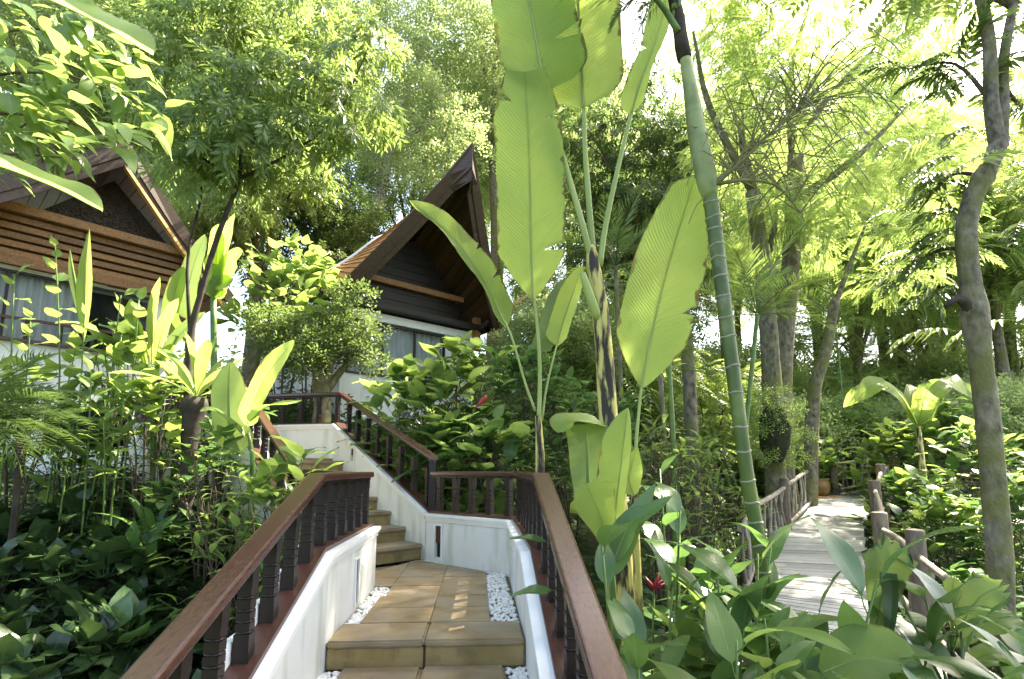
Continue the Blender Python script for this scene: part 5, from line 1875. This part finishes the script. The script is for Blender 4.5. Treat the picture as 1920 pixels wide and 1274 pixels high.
# the shrub mass behind the landing
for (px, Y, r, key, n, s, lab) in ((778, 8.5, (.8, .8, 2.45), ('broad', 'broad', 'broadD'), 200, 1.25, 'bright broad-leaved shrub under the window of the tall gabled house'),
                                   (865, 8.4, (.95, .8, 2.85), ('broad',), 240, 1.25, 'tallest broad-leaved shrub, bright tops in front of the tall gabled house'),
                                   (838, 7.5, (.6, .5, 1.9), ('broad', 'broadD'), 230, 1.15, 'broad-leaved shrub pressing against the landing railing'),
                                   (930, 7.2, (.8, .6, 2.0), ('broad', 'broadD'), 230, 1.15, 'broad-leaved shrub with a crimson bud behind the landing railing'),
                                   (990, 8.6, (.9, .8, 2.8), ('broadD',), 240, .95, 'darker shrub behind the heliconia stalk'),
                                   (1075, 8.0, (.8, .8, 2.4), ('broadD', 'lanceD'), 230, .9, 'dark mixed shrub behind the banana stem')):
    t = shrub('broadleaf_shrub', lab, 'shrub', gp(px, Y), r, key, n, s, 'broadleaf shrubs behind the landing')
    if 'crimson' in lab:
        p = at(905, 752, 6.7)
        MB().tube([p + Vector((-.10, 0, -.10)), p + Vector((-.05, 0, -.05)), p, p + Vector((.035, 0, .045)), p + Vector((.05, 0, .07))], [.007, .016, .034, .03, .008], 8).build('flower_bud', M['flower'], t)
        MB().tube([p + Vector((-.4, .5, -.75)), p + Vector((-.2, .2, -.3)), p + Vector((-.10, 0, -.10))], .007, 5).build('flower_stalk', M['stalk'], t)
shrub('round_leaf_bush', 'sunny yellow-green round-leaved bush between the two gabled houses', 'bush', gp(520, 10.4), (1.25, 1.0, at(520, 455, 10.4).z - gp(520, 10.4).z), ('round',), 300, 1.55, shell=.5, low=.05)
shrub('round_leaf_bush', 'yellow-green bush with lit round leaves standing against the roof of the tall gabled house', 'bush', gp(570, 11.2), (1.1, .9, at(575, 490, 11.2).z - gp(570, 11.2).z), ('round',), 260, 1.6, shell=.5, low=.05)
tree('planter_tree', 'small dense round-topped tree on a thick gnarled trunk behind the upper railing', gp(588, 9.5), 3, 1.2, 'round', 'tr_mid', 'bark', 5, k=34, cr=(.17, .42), per=430, scale=.78, r0=.20, cz=at(588, 655, 9.5).z - gp(588, 9.5).z, flat=.88, bottom=-.6)

# ------------------------------------------------------------------ right of the stairs
for (px, Y, r, key, n, s, lab) in ((1235, 6.6, (.55, .5, 2.4), ('lanceD',), 300, 1.05, 'dark fine-leaved bamboo-like shrub right of the banana stem'),
                                   (1310, 7.4, (.6, .5, 2.5), ('lanceD', 'lance'), 300, 1.0, 'fine-leaved bamboo-like shrub left of the ringed palm stem'),
                                   (1385, 8.2, (.6, .5, 2.2), ('lanceD',), 220, .8, 'dark fine-leaved shrub behind the ringed palm stem'),
                                   (1270, 9.5, (.9, .7, 3.2), ('lance', 'lanceD'), 260, 1.0, 'tall fine-leaved shrub around the brown trunk'),
                                   (1150, 7.2, (.6, .5, 2.6), ('lance', 'broadD'), 200, .9, 'leafy shrub right behind the mottled banana stem')):
    shrub('bamboo_shrub', lab, 'shrub', gp(px, Y), r, key, n, s, 'fine-leaved shrubs right of the stairs', low=-.4)
for (px, Y, st_, n, key, lab, s) in ((1165, 8.0, at(1165, 500, 8).z, 11, 'dark', 'dark feather palm behind the banana leaf stalks', 1.1), (1372, 8.3, at(1478, 590, 8.3).z, 12, 'palm', 'sunny feather palm with spreading yellow-green fronds right of the ringed palm', 1.0),
                                     (1245, 7.6, at(1240, 700, 7.6).z, 9, 'dark', 'small feather palm between the dappled leaf and the ringed palm', .8), (1590, 19, at(1560, 600, 19).z, 10, 'palm', 'feather palm beyond the bend of the boardwalk', 1.6)):
    b = gp(px, Y)
    palm('feather_palm', lab, 'palm', b, key, n, (-5, 70), s, stem=st_ - b.z, sr=.035, mat='stalk' if key == 'palm' else 'bark', lean=(.55, 0, 0) if px == 1372 else (0, 0, 0))
for (px, Y, top, r0, bm, lab) in ((1290, 8.8, (1282, 560), .12, 'bark', 'straight brown bare trunk left of the ringed palm'), (1250, 6.4, (1246, 560), .035, 'stalk', 'thin dark green bare stem beside the dappled heliconia leaf')):
    b = gp(px, Y)
    t = thing('bare_trunk', lab, 'trunk', b)
    e = at(*top, Y)
    MB().tube(curve3([b - UP * .2, b.lerp(e, .5) + Vector((.06, 0, 0)), e], 10), [r0 * (1.1 - .03 * i) for i in range(11)], 9, wob=.08).build('trunk', M[bm], t)
    for k in range(6):
        p = b.lerp(e, rnd.uniform(.4, .95))
        leaf(t, 'lanceD', p, sph(0, 40), s=1.3)

# gingers in the near right corner
for (px, Y, hs, key, n, s, lab) in ((1195, 3.25, (2.35, 2.0, 1.7, 1.4), 'canna', 7, .72, 'ginger plant with glossy oval leaves beside the lower right handrail'),
                                    (1275, 3.3, (2.05, 1.8, 1.5, 1.3), 'canna', 6, .95, 'low ginger plant with a large shiny oval leaf, right of the handrail'),
                                    (1360, 3.5, (2.2, 1.9, 1.6, 1.4), 'cannaB', 6, .9, 'bright broad-leaved ginger below the ringed palm stem'),
                                    (1455, 3.6, (1.75, 1.6, 1.4), 'canna', 6, .9, 'ginger plant at the near edge of the boardwalk, left of the fan leaf'),
                                    (1540, 2.9, (1.45, 1.3, 1.1), 'cannaB', 5, .8, 'low bright ginger plant in front of the boardwalk'),
                                    (1840, 3.3, (2.0, 1.7, 1.5), 'canna', 6, .9, 'dark ginger plant in front of the crooked tree'),
                                    (1910, 3.0, (2.0, 1.7, 1.4), 'cannaB', 5, .9, 'ginger plant in the lower right corner'),
                                    (1420, 2.9, (1.85, 1.6, 1.4, 1.2), 'canna', 6, .9, 'ginger plant low at the bottom edge below the ringed palm'),
                                    (1730, 2.9, (1.6, 1.45, 1.3), 'canna', 5, .85, 'low ginger plant at the bottom edge below the fan leaf'),
                                    (1245, 4.4, (2.4, 2.1, 1.8), 'canna', 7, .8, 'tall ginger plant behind the near gingers, beside the heliconia stem')):
    t = stalk_plant('ginger_plant', lab, 'ginger', gp(px, Y), list(hs), key, n, s, 'ginger plants right of the stairs', .014, .3, spread=.22, el=(0, 45))
    if px == 1245:
        p = at(1226, 1105, 4.0)
        for k, d in enumerate(((.5, 0, .5), (.8, 0, .35), (.3, 0, .75), (-.4, 0, .6))):
            d = Vector(d)
            MB().tube([p, p + d * .06, p + d * .15], [.012, .014, .002], 6).build('flower_bract', M['flower'], t)
        MB().tube([p - Vector((.02, -.1, .8)), p], .009, 6).build('flower_stalk', M['stalk'], t)
for (px, Y, top, key, n, s, lab) in ((1230, 2.9, 1120, 'canna', 7, .85, 'dense ginger plant at the bottom edge right beside the lower handrail'),
                                     (1320, 2.8, 1150, 'cannaB', 7, .85, 'second dense ginger plant from the handrail along the bottom edge'),
                                     (1330, 4.0, 1000, 'canna', 7, .9, 'dark ginger plant rising left of the ringed palm stem'),
                                     (1405, 3.4, 1040, 'canna', 7, 1.0, 'broad dark ginger plant hiding the foot of the ringed palm'),
                                     (1480, 2.9, 1165, 'cannaB', 7, .9, 'light ginger plant covering the near left edge of the boardwalk'),
                                     (1540, 3.3, 1150, 'canna', 6, .85, 'ginger plant in front of the sunlit planks, left of the ragged fan leaf'),
                                     (1590, 2.7, 1190, 'canna', 7, .85, 'dark ginger plant at the bottom edge left of the fan leaf stem'),
                                     (1690, 2.6, 1170, 'canna', 7, .85, 'dark ginger plant at the bottom edge right of the fan leaf stem'),
                                     (1760, 2.9, 1120, 'canna', 7, .9, 'dark ginger plant between the two fishtail palms'),
                                     (1880, 2.7, 1110, 'canna', 7, .9, 'dark ginger plant in the corner below the crooked tree')):
    b = gp(px, Y)
    h = at(px, top, Y).z - b.z
    stalk_plant('ginger_plant', lab, 'ginger', b, [h, h * .93, h * .85, h * .78], key, n, s, 'ginger plants right of the stairs', .013, .2, top=.45, spread=.3, el=(-5, 40))
ff = thing('fishtail_palm', 'young fishtail palm with a dark ragged fan leaf in front of the boardwalk railing', 'palm', gp(1700, 3.4))
MB().tube(curve3([gp(1705, 3.4, -.1), at(1672, 1250, 3.4), at(1650, 1215, 3.4)], 6), .014, 7).build('stem', M['stalk'], ff)
rag = lambda t: (t ** .75) * (1 - .12 * math.sin(t * 40) ** 2 * (t > .6)) * (1 if t < .93 else .8)
big_leaf(ff, A3([(1640, 1205, 3.4), (1652, 1130, 3.38), (1664, 1060, 3.36), (1672, 1005, 3.34)]), .34, (-.35, -1, .15), fold=.10, rib=.004, mat='banana_dk', base_w=rag, nl=26, seed=60, tip=.35, rag=.2)
big_leaf(ff, A3([(1630, 1190, 3.45), (1640, 1110, 3.45), (1650, 1040, 3.45), (1655, 990, 3.45)]), .16, (.9, -.6, .1), fold=.3, rib=.004, mat='philo', base_w=rag, nl=20, seed=61, tip=.3, rag=.3)
big_leaf(ff, A3([(1650, 1225, 3.35), (1668, 1180, 3.3), (1672, 1120, 3.3), (1668, 1075, 3.3)]), .12, (-.9, -.6, .1), fold=.4, rib=.004, mat='philo', base_w=rag, nl=20, seed=62)
dk = thing('fishtail_palm', 'larger fishtail palm with broad ragged leaves in front of the crooked tree trunk', 'palm', gp(1800, 3.5))
MB().tube(curve3([gp(1790, 3.5, -.1), at(1785, 1260, 3.5), at(1782, 1230, 3.5)], 5), .03, 7).build('stem', M['bark_dark'], dk)
for (a, b, w, nr) in (((1790, 1190), (1890, 1090), .30, (-.2, -.8, .6)), ((1790, 1215), (1925, 1160), .28, (0, -.6, .8)), ((1770, 1180), (1735, 1075), .12, (.5, -1, .1)), ((1785, 1190), (1790, 1080), .12, (-.7, -.7, .1)), ((1800, 1260), (1905, 1235), .26, (0, -.5, .85)), ((1775, 1200), (1700, 1165), .16, (0, -.5, .9))):
    a_, b_ = at(*a, 3.45), at(*b, 3.3)
    petiole(dk, [at(1783, 1235, 3.5), a_.lerp(at(1783, 1235, 3.5), .4) + UP * .02, a_], .010, .006, 'stalk', 6)
    big_leaf(dk, [a_, a_.lerp(b_, .5) + UP * .06, b_], w, nr, fold=.12, rib=.004, mat='banana_dk', base_w=rag, nl=22, seed=int(w * 1000), tip=.35, rag=.2)
bl = thing('broad_leaf_plant', 'large ribbed yellow-green leaf spread flat at the bottom edge before the boardwalk', 'plant', gp(1630, 2.9))
MB().tube([gp(1640, 2.9, -.1), at(1640, 1330, 2.9), at(1650, 1290, 2.9)], .012, 6).build('stem', M['stalk'], bl)
big_leaf(bl, A3([(1540, 1262, 2.95), (1600, 1240, 2.9), (1670, 1238, 2.85), (1735, 1262, 2.8)]), .36, (0, -.75, .65), fold=.1, rib=.005, mat='banana', base_w=lambda t: math.sin(math.pi * min(1, t * .97 + .03)) ** .7, nl=24, seed=66)
big_leaf(bl, A3([(1650, 1290, 2.9), (1690, 1262, 2.8), (1720, 1268, 2.7), (1745, 1300, 2.6)]), .2, (0, -.6, .8), fold=.15, rib=.005, mat='ginger', shape='ovate', nl=16, nw=3, seed=67)
for (px, py, Y, d, lab) in ((1040, 1020, 3.0, (-1, -.2, .06), 'a'), (1052, 1108, 2.7, (-1, -.25, -.12), 'b')):
    if lab == 'a':
        gr = thing('ginger_plant', 'ginger stem poking its leaves inwards through the right stair railing', 'ginger', gp(1120, 3.0), 'ginger plants right of the stairs')
        MB().tube(curve3([gp(1105, 3.1, -.1), at(1085, 1150, 3.0), at(1070, 1000, 3.0)], 6), .010, 6).build('stem', M['stalk'], gr)
    p = at(px, py, Y)
    leaf(gr, 'canna', p, Vector(d), (0, -.3, 1), .42)

# leafy mass along the right side of the boardwalk
for (px, Y, r, key, n, s, lab) in ((1700, 11.0, (.9, .8, 2.0), ('broad', 'broadD'), 250, 1.1, 'leafy shrub right of the boardwalk, past the first thick post'),
                                   (1760, 8.6, (.8, .7, 1.9), ('broadD', 'broad'), 260, 1.0, 'leafy shrub between boardwalk railing and crooked trunk'),
                                   (1835, 9.8, (1.0, .8, 3.0), ('broad', 'broadD'), 280, 1.1, 'tall leafy shrub directly behind the crooked trunk'),
                                   (1905, 7.6, (.8, .7, 2.3), ('broadD', 'broadD', 'broad'), 280, 1.0, 'leafy shrub at the right edge behind the crooked trunk'),
                                   (1690, 14.5, (1.3, 1.0, 3.0), ('broad',), 280, 1.3, 'bright leafy shrub where the boardwalk turns away'),
                                   (1790, 13.5, (1.4, 1.0, 3.6), ('broad', 'broadD'), 290, 1.4, 'tall bright shrub far right of the boardwalk'),
                                   (1590, 18.5, (1.6, 1.0, 3.2), ('broad',), 260, 1.5, 'bright shrub beyond the far end of the boardwalk'),
                                   (1500, 15.5, (1.0, .8, 2.4), ('broad', 'broadD'), 220, 1.3, 'shrub left of the boardwalk bend behind the clay pot'),
                                   (1780, 6.6, (.6, .5, 1.25), ('broadD',), 180, .8, 'low dark shrub outside the right boardwalk railing')):
    shrub('leafy_shrub', lab, 'shrub', gp(px, Y), r, key, n, s, 'leafy shrubs along the boardwalk', low=-.45)
pl = thing('potted_plant', 'bright leafy plant growing from the round ochre pot', 'plant', pp + Vector((0, 0, .41)))
for k in range(5):
    e = pp + Vector((rnd.uniform(-.35, .35), rnd.uniform(-.3, .3), rnd.uniform(.9, 1.4)))
    MB().tube([pp + Vector((0, 0, .39)), pp.lerp(e, .6) + Vector((0, 0, .15)), e], [.012, .009, .005], 5).build('stem', M['stalk'], pl)
    for j in range(12):
        leaf(pl, 'broad', e + Vector((rnd.uniform(-.22, .22), rnd.uniform(-.2, .2), rnd.uniform(-.4, .15))), sph(-20, 50), s=1.0)
for (px, Y, lab) in ((1730, 12.5, 'backlit banana plant behind the crooked trunk, left of it'), (1620, 21, 'distant banana plant above the far end of the boardwalk')):
    b = gp(px, Y)
    tpz = at(px, 800, Y).z
    t = thing('banana_plant', lab, 'banana plant', b)
    MB().tube([b - UP * .2, Vector((b.x, b.y, tpz))], [.1, .06], 8).build('pseudostem', M['bananastem'], t)
    for k in range(5):
        a = k * 2.4
        d = Vector((math.cos(a), math.sin(a) * .8, 0))
        o_ = Vector((b.x, b.y, tpz))
        big_leaf(t, [o_, o_ + d * .4 + UP * .75, o_ + d * 1.0 + UP * 1.0, o_ + d * 1.6 + UP * .55], .5, Vector((-d.x * .5, -.7, .8)), fold=.15, nl=14, nw=3, seed=k + 70, tears=((.5, 1, .7), (.7, -1, .7)))

# ------------------------------------------------------------------ trees with trunks one can follow
def built_tree(label, pts, radii, bark, limbs, clumps, kind, mat, per, scale, seed, droop=.3, name='tree'):
    b = pts[0]
    t = thing(name, label, 'tree', b)
    C = curve3([b - UP * .3] + pts[1:], 16)
    MB().tube(C, [radii[0] + (radii[1] - radii[0]) * i / 16 for i in range(17)], 10, wob=.12).build('trunk', M[bark], t)
    for l in limbs:
        MB().tube(curve3(l, 8), [radii[1] * .7 * (1 - .09 * i) for i in range(9)], 7, wob=.08).build('limb', M[bark], t)
    if clumps:
        o = bpy.data.objects.new('crown', crown('crown', kind, mat, [(c - t.location, R) for c, R in clumps], per, scale, droop, seed))
        o.parent = t
        link(o)
        o['kind'] = 'stuff'
    return t


fe = []
r_ = random.Random(4)
for k in range(64):
    px, py = r_.uniform(1330, 1790), r_.uniform(-60, 460)
    if py > 300 and 1450 < px < 1700 and r_.random() < .75:
        continue
    fe.append((at(px, py, r_.uniform(9.5, 14.5)), r_.uniform(.55, 1.0)))
built_tree('feathery-leaved tree with two brown forked trunks left of the boardwalk bend', [gp(1448, 10.8), at(1446, 700, 10.8), at(1432, 520, 10.8), at(1412, 360, 10.8)], (.21, .15), 'bark',
           [A3([(1430, 500, 10.8), (1450, 440, 10.9), (1456, 380, 11)]), A3([(1412, 360, 10.8), (1390, 240, 11), (1400, 80, 11.5)]), A3([(1412, 360, 10.8), (1330, 200, 10.5), (1300, 60, 10.4)])],
           fe[:30], 'feather', 'tr_feather', 150, .78, 8)
built_tree('feathery-leaved tree with a straight thick trunk behind the ringed palm flower spray', [gp(1462, 11.6), at(1466, 720, 11.6), at(1484, 480, 11.6), at(1492, 290, 11.6)], (.24, .17), 'bark',
           [A3([(1490, 300, 11.6), (1540, 200, 11.8), (1640, 90, 12.5)]), A3([(1490, 300, 11.6), (1480, 150, 12), (1520, 0, 12.5)]), A3([(1488, 380, 11.6), (1600, 300, 11.5), (1700, 200, 11.8)])],
           fe[30:], 'feather', 'tr_feather', 150, .78, 9)
built_tree('leaning brown trunk beside the boardwalk bend under feathery foliage', [gp(1506, 13.2), at(1524, 760, 13.2), at(1548, 660, 13.2), at(1566, 560, 13.2)], (.17, .12), 'bark',
           [A3([(1562, 580, 13.2), (1600, 480, 13.5), (1640, 380, 14)])], [(at(1600 + dx, 420 + dy, 14), .9) for dx, dy in ((0, -60), (70, 20), (-60, 40), (120, -80), (60, 110), (140, 90))], 'feather', 'tr_feather', 120, .8, 12)
ep = thing('epiphyte_clump', 'shaggy clump of fine leaves and dark roots around the trunk by the boardwalk', 'epiphyte', at(1452, 810, 10.45))
c0 = at(1452, 810, 10.45)
MB().tube([c0 + UP * .55, c0 + UP * .3, c0, c0 - UP * .3, c0 - UP * .6], [.1, .24, .29, .26, .12], 10, wob=.25).build('root_ball', M['moss'], ep)
o = bpy.data.objects.new('leafy_growth', crown('leafy_growth', 'round', 'tr_feather', [(Vector((dx * .8, -.1, dz)), R * .8) for dx, dz, R in ((-.32, .45, .32), (.38, .4, .36), (0, .72, .3), (-.48, 0, .3), (.5, -.05, .32), (.36, -.5, .28), (-.36, -.45, .3), (0, .2, .36))], 900, .55, .5, 19))
o.parent = ep
link(o)
o['kind'] = 'stuff'

# dense dark tree behind the banana leaves
tree('evergreen_tree', 'dense dark evergreen tree behind the banana leaves', gp(1215, 17), 16, 3.2, 'lance', 'tr_dark', 'bark', 21, k=50, cr=(.75, 1.25), per=56, scale=1.35, r0=.25, flat=1.7, cz=10.2, droop=.5, bottom=-.9)
built_tree('tall tree with a pale leaning trunk seen just left of the tall gable', [gp(655, 17.5), at(680, 450, 17.5), at(712, 370, 17.5), at(735, 250, 18)], (.26, .17), 'bark_pale',
           [A3([(720, 330, 17.6), (660, 200, 17), (600, 80, 17)]), A3([(735, 250, 18), (780, 120, 18), (820, 0, 18.5)]), A3([(728, 290, 17.8), (800, 230, 17.5), (850, 190, 17.5)])],
           [(at(r_.uniform(560, 900), r_.uniform(-40, 330), r_.uniform(15.5, 20)), r_.uniform(.7, 1.25)) for _ in range(40)], 'round', 'tr_far', 80, 1.25, 41)
tree('broad_crowned_tree', 'leafy tree right behind the sunny banana plant and the right end of the left house', gp(445, 12.6), 9.5, 2.0, 'lance', 'tr_lance', 'bark', 23, k=36, cr=(.5, .9), per=110, scale=1.1, r0=.14, flat=1.4, cz=5.6, droop=.5, bottom=-1)
tree('evergreen_tree', 'dark small-leaved tree between the two house roofs', gp(575, 15.5), 8.5, 2.3, 'round', 'tr_dark', 'bark', 22, k=40, cr=(.55, .95), per=150, scale=1.05, r0=.16, flat=.95, cz=at(575, 420, 15.5).z - gp(575, 15.5).z, bottom=-.8)

# wood behind: a few kinds, then copies further back
wood = [
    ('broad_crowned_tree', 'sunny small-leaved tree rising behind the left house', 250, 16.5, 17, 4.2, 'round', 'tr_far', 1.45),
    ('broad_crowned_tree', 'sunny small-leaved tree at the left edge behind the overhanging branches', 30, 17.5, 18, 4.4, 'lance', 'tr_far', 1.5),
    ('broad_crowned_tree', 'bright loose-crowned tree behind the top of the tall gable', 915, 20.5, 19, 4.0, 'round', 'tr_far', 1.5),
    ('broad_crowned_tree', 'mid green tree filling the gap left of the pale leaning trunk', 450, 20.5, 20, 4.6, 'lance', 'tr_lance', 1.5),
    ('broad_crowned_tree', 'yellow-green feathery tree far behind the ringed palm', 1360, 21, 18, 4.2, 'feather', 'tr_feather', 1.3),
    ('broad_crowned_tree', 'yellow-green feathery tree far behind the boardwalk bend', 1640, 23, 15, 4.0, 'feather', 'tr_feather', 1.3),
    ('broad_crowned_tree', 'leafy tree behind the crooked trunk at the right edge', 1895, 20, 15, 3.6, 'pinnate', 'tr_broad', 1.3),
]
first = []
for i, (nm, lab, px, Y, H, R, kind, mat, sc) in enumerate(wood):
    per = {'round': 46, 'lance': 44, 'feather': 20, 'pinnate': 24}[kind]
    hid = kind == 'pinnate'
    first.append(tree(nm, lab, gp(px, Y), H, R, kind, mat, 'bark', 50 + i, k=58, cr=(.95, 1.6), per=per, scale=sc, r0=.24, flat=1.35, cz=H - R * 1.2, bottom=-1, droop=.35))
far = [(120, 27, 0, 1.1), (340, 29, 1, 1.15), (1080, 32, 2, 1.2), (1180, 26, 1, 1.1), (1290, 30, 4, 1.2), (1480, 30, 4, 1.15), (1560, 36, 0, 1.1),
       (760, 29, 0, 1.1), (1725, 27, 5, 1.15), (1540, 34, 4, 1.5), (1680, 35, 4, 1.55), (1810, 34, 5, 1.6), (1010, 37, 0, 1.5), (1010, 25, 0, 1.1), (1790, 37, 5, 1.25), (1940, 25, 6, 1.2), (1740, 31, 5, 1.05), (1700, 38, 3, 1.1), (1990, 28, 5, 1.2), (-60, 26, 2, 1.1), (220, 38, 4, 1.4), (480, 40, 2, 1.5), (940, 42, 0, 1.5), (1400, 42, 1, 1.3), (1620, 46, 5, 1.3), (1850, 42, 0, 1.2)]
for px, Y, k, s in far:
    o = copy_tree(first[k])
    o.location = gp(px, Y)
    o.rotation_euler = (0, 0, rnd.random() * 6.28)
    o.scale = (s, s, s * rnd.uniform(.9, 1.1))
    o['group'] = 'trees of the wood behind'
    o['label'] = 'one of the many leafy trees of the wood closing the view behind'
lows = [tree('low_tree', 'leafy low tree filling the right background beyond the boardwalk', gp(1560, 21), 6, 2.7, 'pinnate', 'tr_broad', 'twig', 71, k=40, cr=(.7, 1.1), per=36, scale=1.2, r0=.1, cz=2.6, flat=1.0, bottom=-1),
        tree('low_tree', 'sunny small-leaved low tree beyond the far bend of the boardwalk', gp(1440, 19), 6, 2.5, 'round', 'tr_far', 'twig', 72, k=44, cr=(.7, 1.1), per=70, scale=1.3, r0=.1, cz=2.4, flat=1.0, bottom=-1)]
for px, Y, k, s in ((1330, 17, 0, .9), (1240, 19, 1, 1), (1150, 15, 0, .9), (1060, 14, 1, .8), (1700, 19, 1, 1.0), (1790, 20, 1, 1.1), (1870, 17, 1, 1.0), (1940, 16, 1, 1.0), (1660, 27, 0, 1.2), (1520, 28, 1, 1.2), (1390, 25, 0, 1.2), (1800, 28, 1, 1.3), (1900, 26, 0, 1.3),
                    (1280, 27, 1, 1.2), (1040, 22, 0, 1.2), (1600, 36, 1, 1.6), (1740, 36, 0, 1.6), (1460, 36, 0, 1.6), (1870, 36, 1, 1.6), (1980, 22, 1, 1.2), (1340, 36, 1, 1.6), (1190, 34, 0, 1.5)):
    o = copy_tree(lows[k])
    o.location = gp(px, Y)
    o.rotation_euler = (0, 0, rnd.random() * 6.28)
    o.scale = (s, s, s * rnd.uniform(.9, 1.1))
    o['group'] = 'low trees of the wood behind'
    o['label'] = 'one of the many low leafy trees in the wood beyond the boardwalk and stairs'
# ------------------------------------------------------------------ undergrowth between the plants
def scatter(name, label, n, xr, yr, l, hgt, mat, keep, seed):
    r = np.random.default_rng(seed)
    X = r.uniform(*xr, n * 3)
    Y = r.uniform(*yr, n * 3)
    ok = keep(X, Y)
    X, Y = X[ok][:n], Y[ok][:n]
    n = len(X)
    Z = ground(X, Y) + hgt * r.random(n) ** 1.3 * (.6 + .4 * np.sin(X * 3.1) * np.cos(Y * 2.7))
    a = r.random(n) * 6.283
    e = r.uniform(-.5, .7, n)
    D = np.stack([np.cos(a) * np.cos(e), np.sin(a) * np.cos(e), np.sin(e)], 1)
    Up = np.array([0, 0, 1.0]) + r.standard_normal((n, 3)) * .35
    S = np.cross(D, Up)
    S /= np.linalg.norm(S, axis=1, keepdims=True)
    N = np.cross(S, D)
    L = l * r.uniform(.6, 1.3, n)[:, None]
    P = np.stack([X, Y, Z], 1)
    V = np.stack([P, P + D * L * .45 + S * L * .24 + N * L * .06, P + D * L - N * L * .12, P + D * L * .45 - S * L * .24 + N * L * .06], 1).reshape(-1, 3)
    b = np.arange(n)[:, None] * 4
    o = link(bpy.data.objects.new(name, np_mesh(name, V, np.concatenate([b + [[0, 1, 2]], b + [[0, 2, 3]]]), M[mat])))
    return tag(o, label, 'undergrowth', kind='stuff')


def bwx(Y):
    ys = [p.y for p in Rl]
    return np.interp(Y, ys, [p.x for p in Rl]), np.interp(Y, [p.y for p in Rr], [p.x for p in Rr])


def keep_right(X, Y):
    l, r = bwx(Y)
    return ((X < l - .1) | (X > r + .1)) & ((X > .5) | (Y > 7)) & ~((X < -1.0 - (Y - 6.6) * .9 + .7) & (Y < 9.6) & (Y > 6)) & (np.abs(X) < Y * 1.05 + 1)


def keep_left(X, Y):
    return (X < -1.6 - .9 * np.maximum(0, Y - 5.2)) & (X > -Y * 1.1 - 1.2)


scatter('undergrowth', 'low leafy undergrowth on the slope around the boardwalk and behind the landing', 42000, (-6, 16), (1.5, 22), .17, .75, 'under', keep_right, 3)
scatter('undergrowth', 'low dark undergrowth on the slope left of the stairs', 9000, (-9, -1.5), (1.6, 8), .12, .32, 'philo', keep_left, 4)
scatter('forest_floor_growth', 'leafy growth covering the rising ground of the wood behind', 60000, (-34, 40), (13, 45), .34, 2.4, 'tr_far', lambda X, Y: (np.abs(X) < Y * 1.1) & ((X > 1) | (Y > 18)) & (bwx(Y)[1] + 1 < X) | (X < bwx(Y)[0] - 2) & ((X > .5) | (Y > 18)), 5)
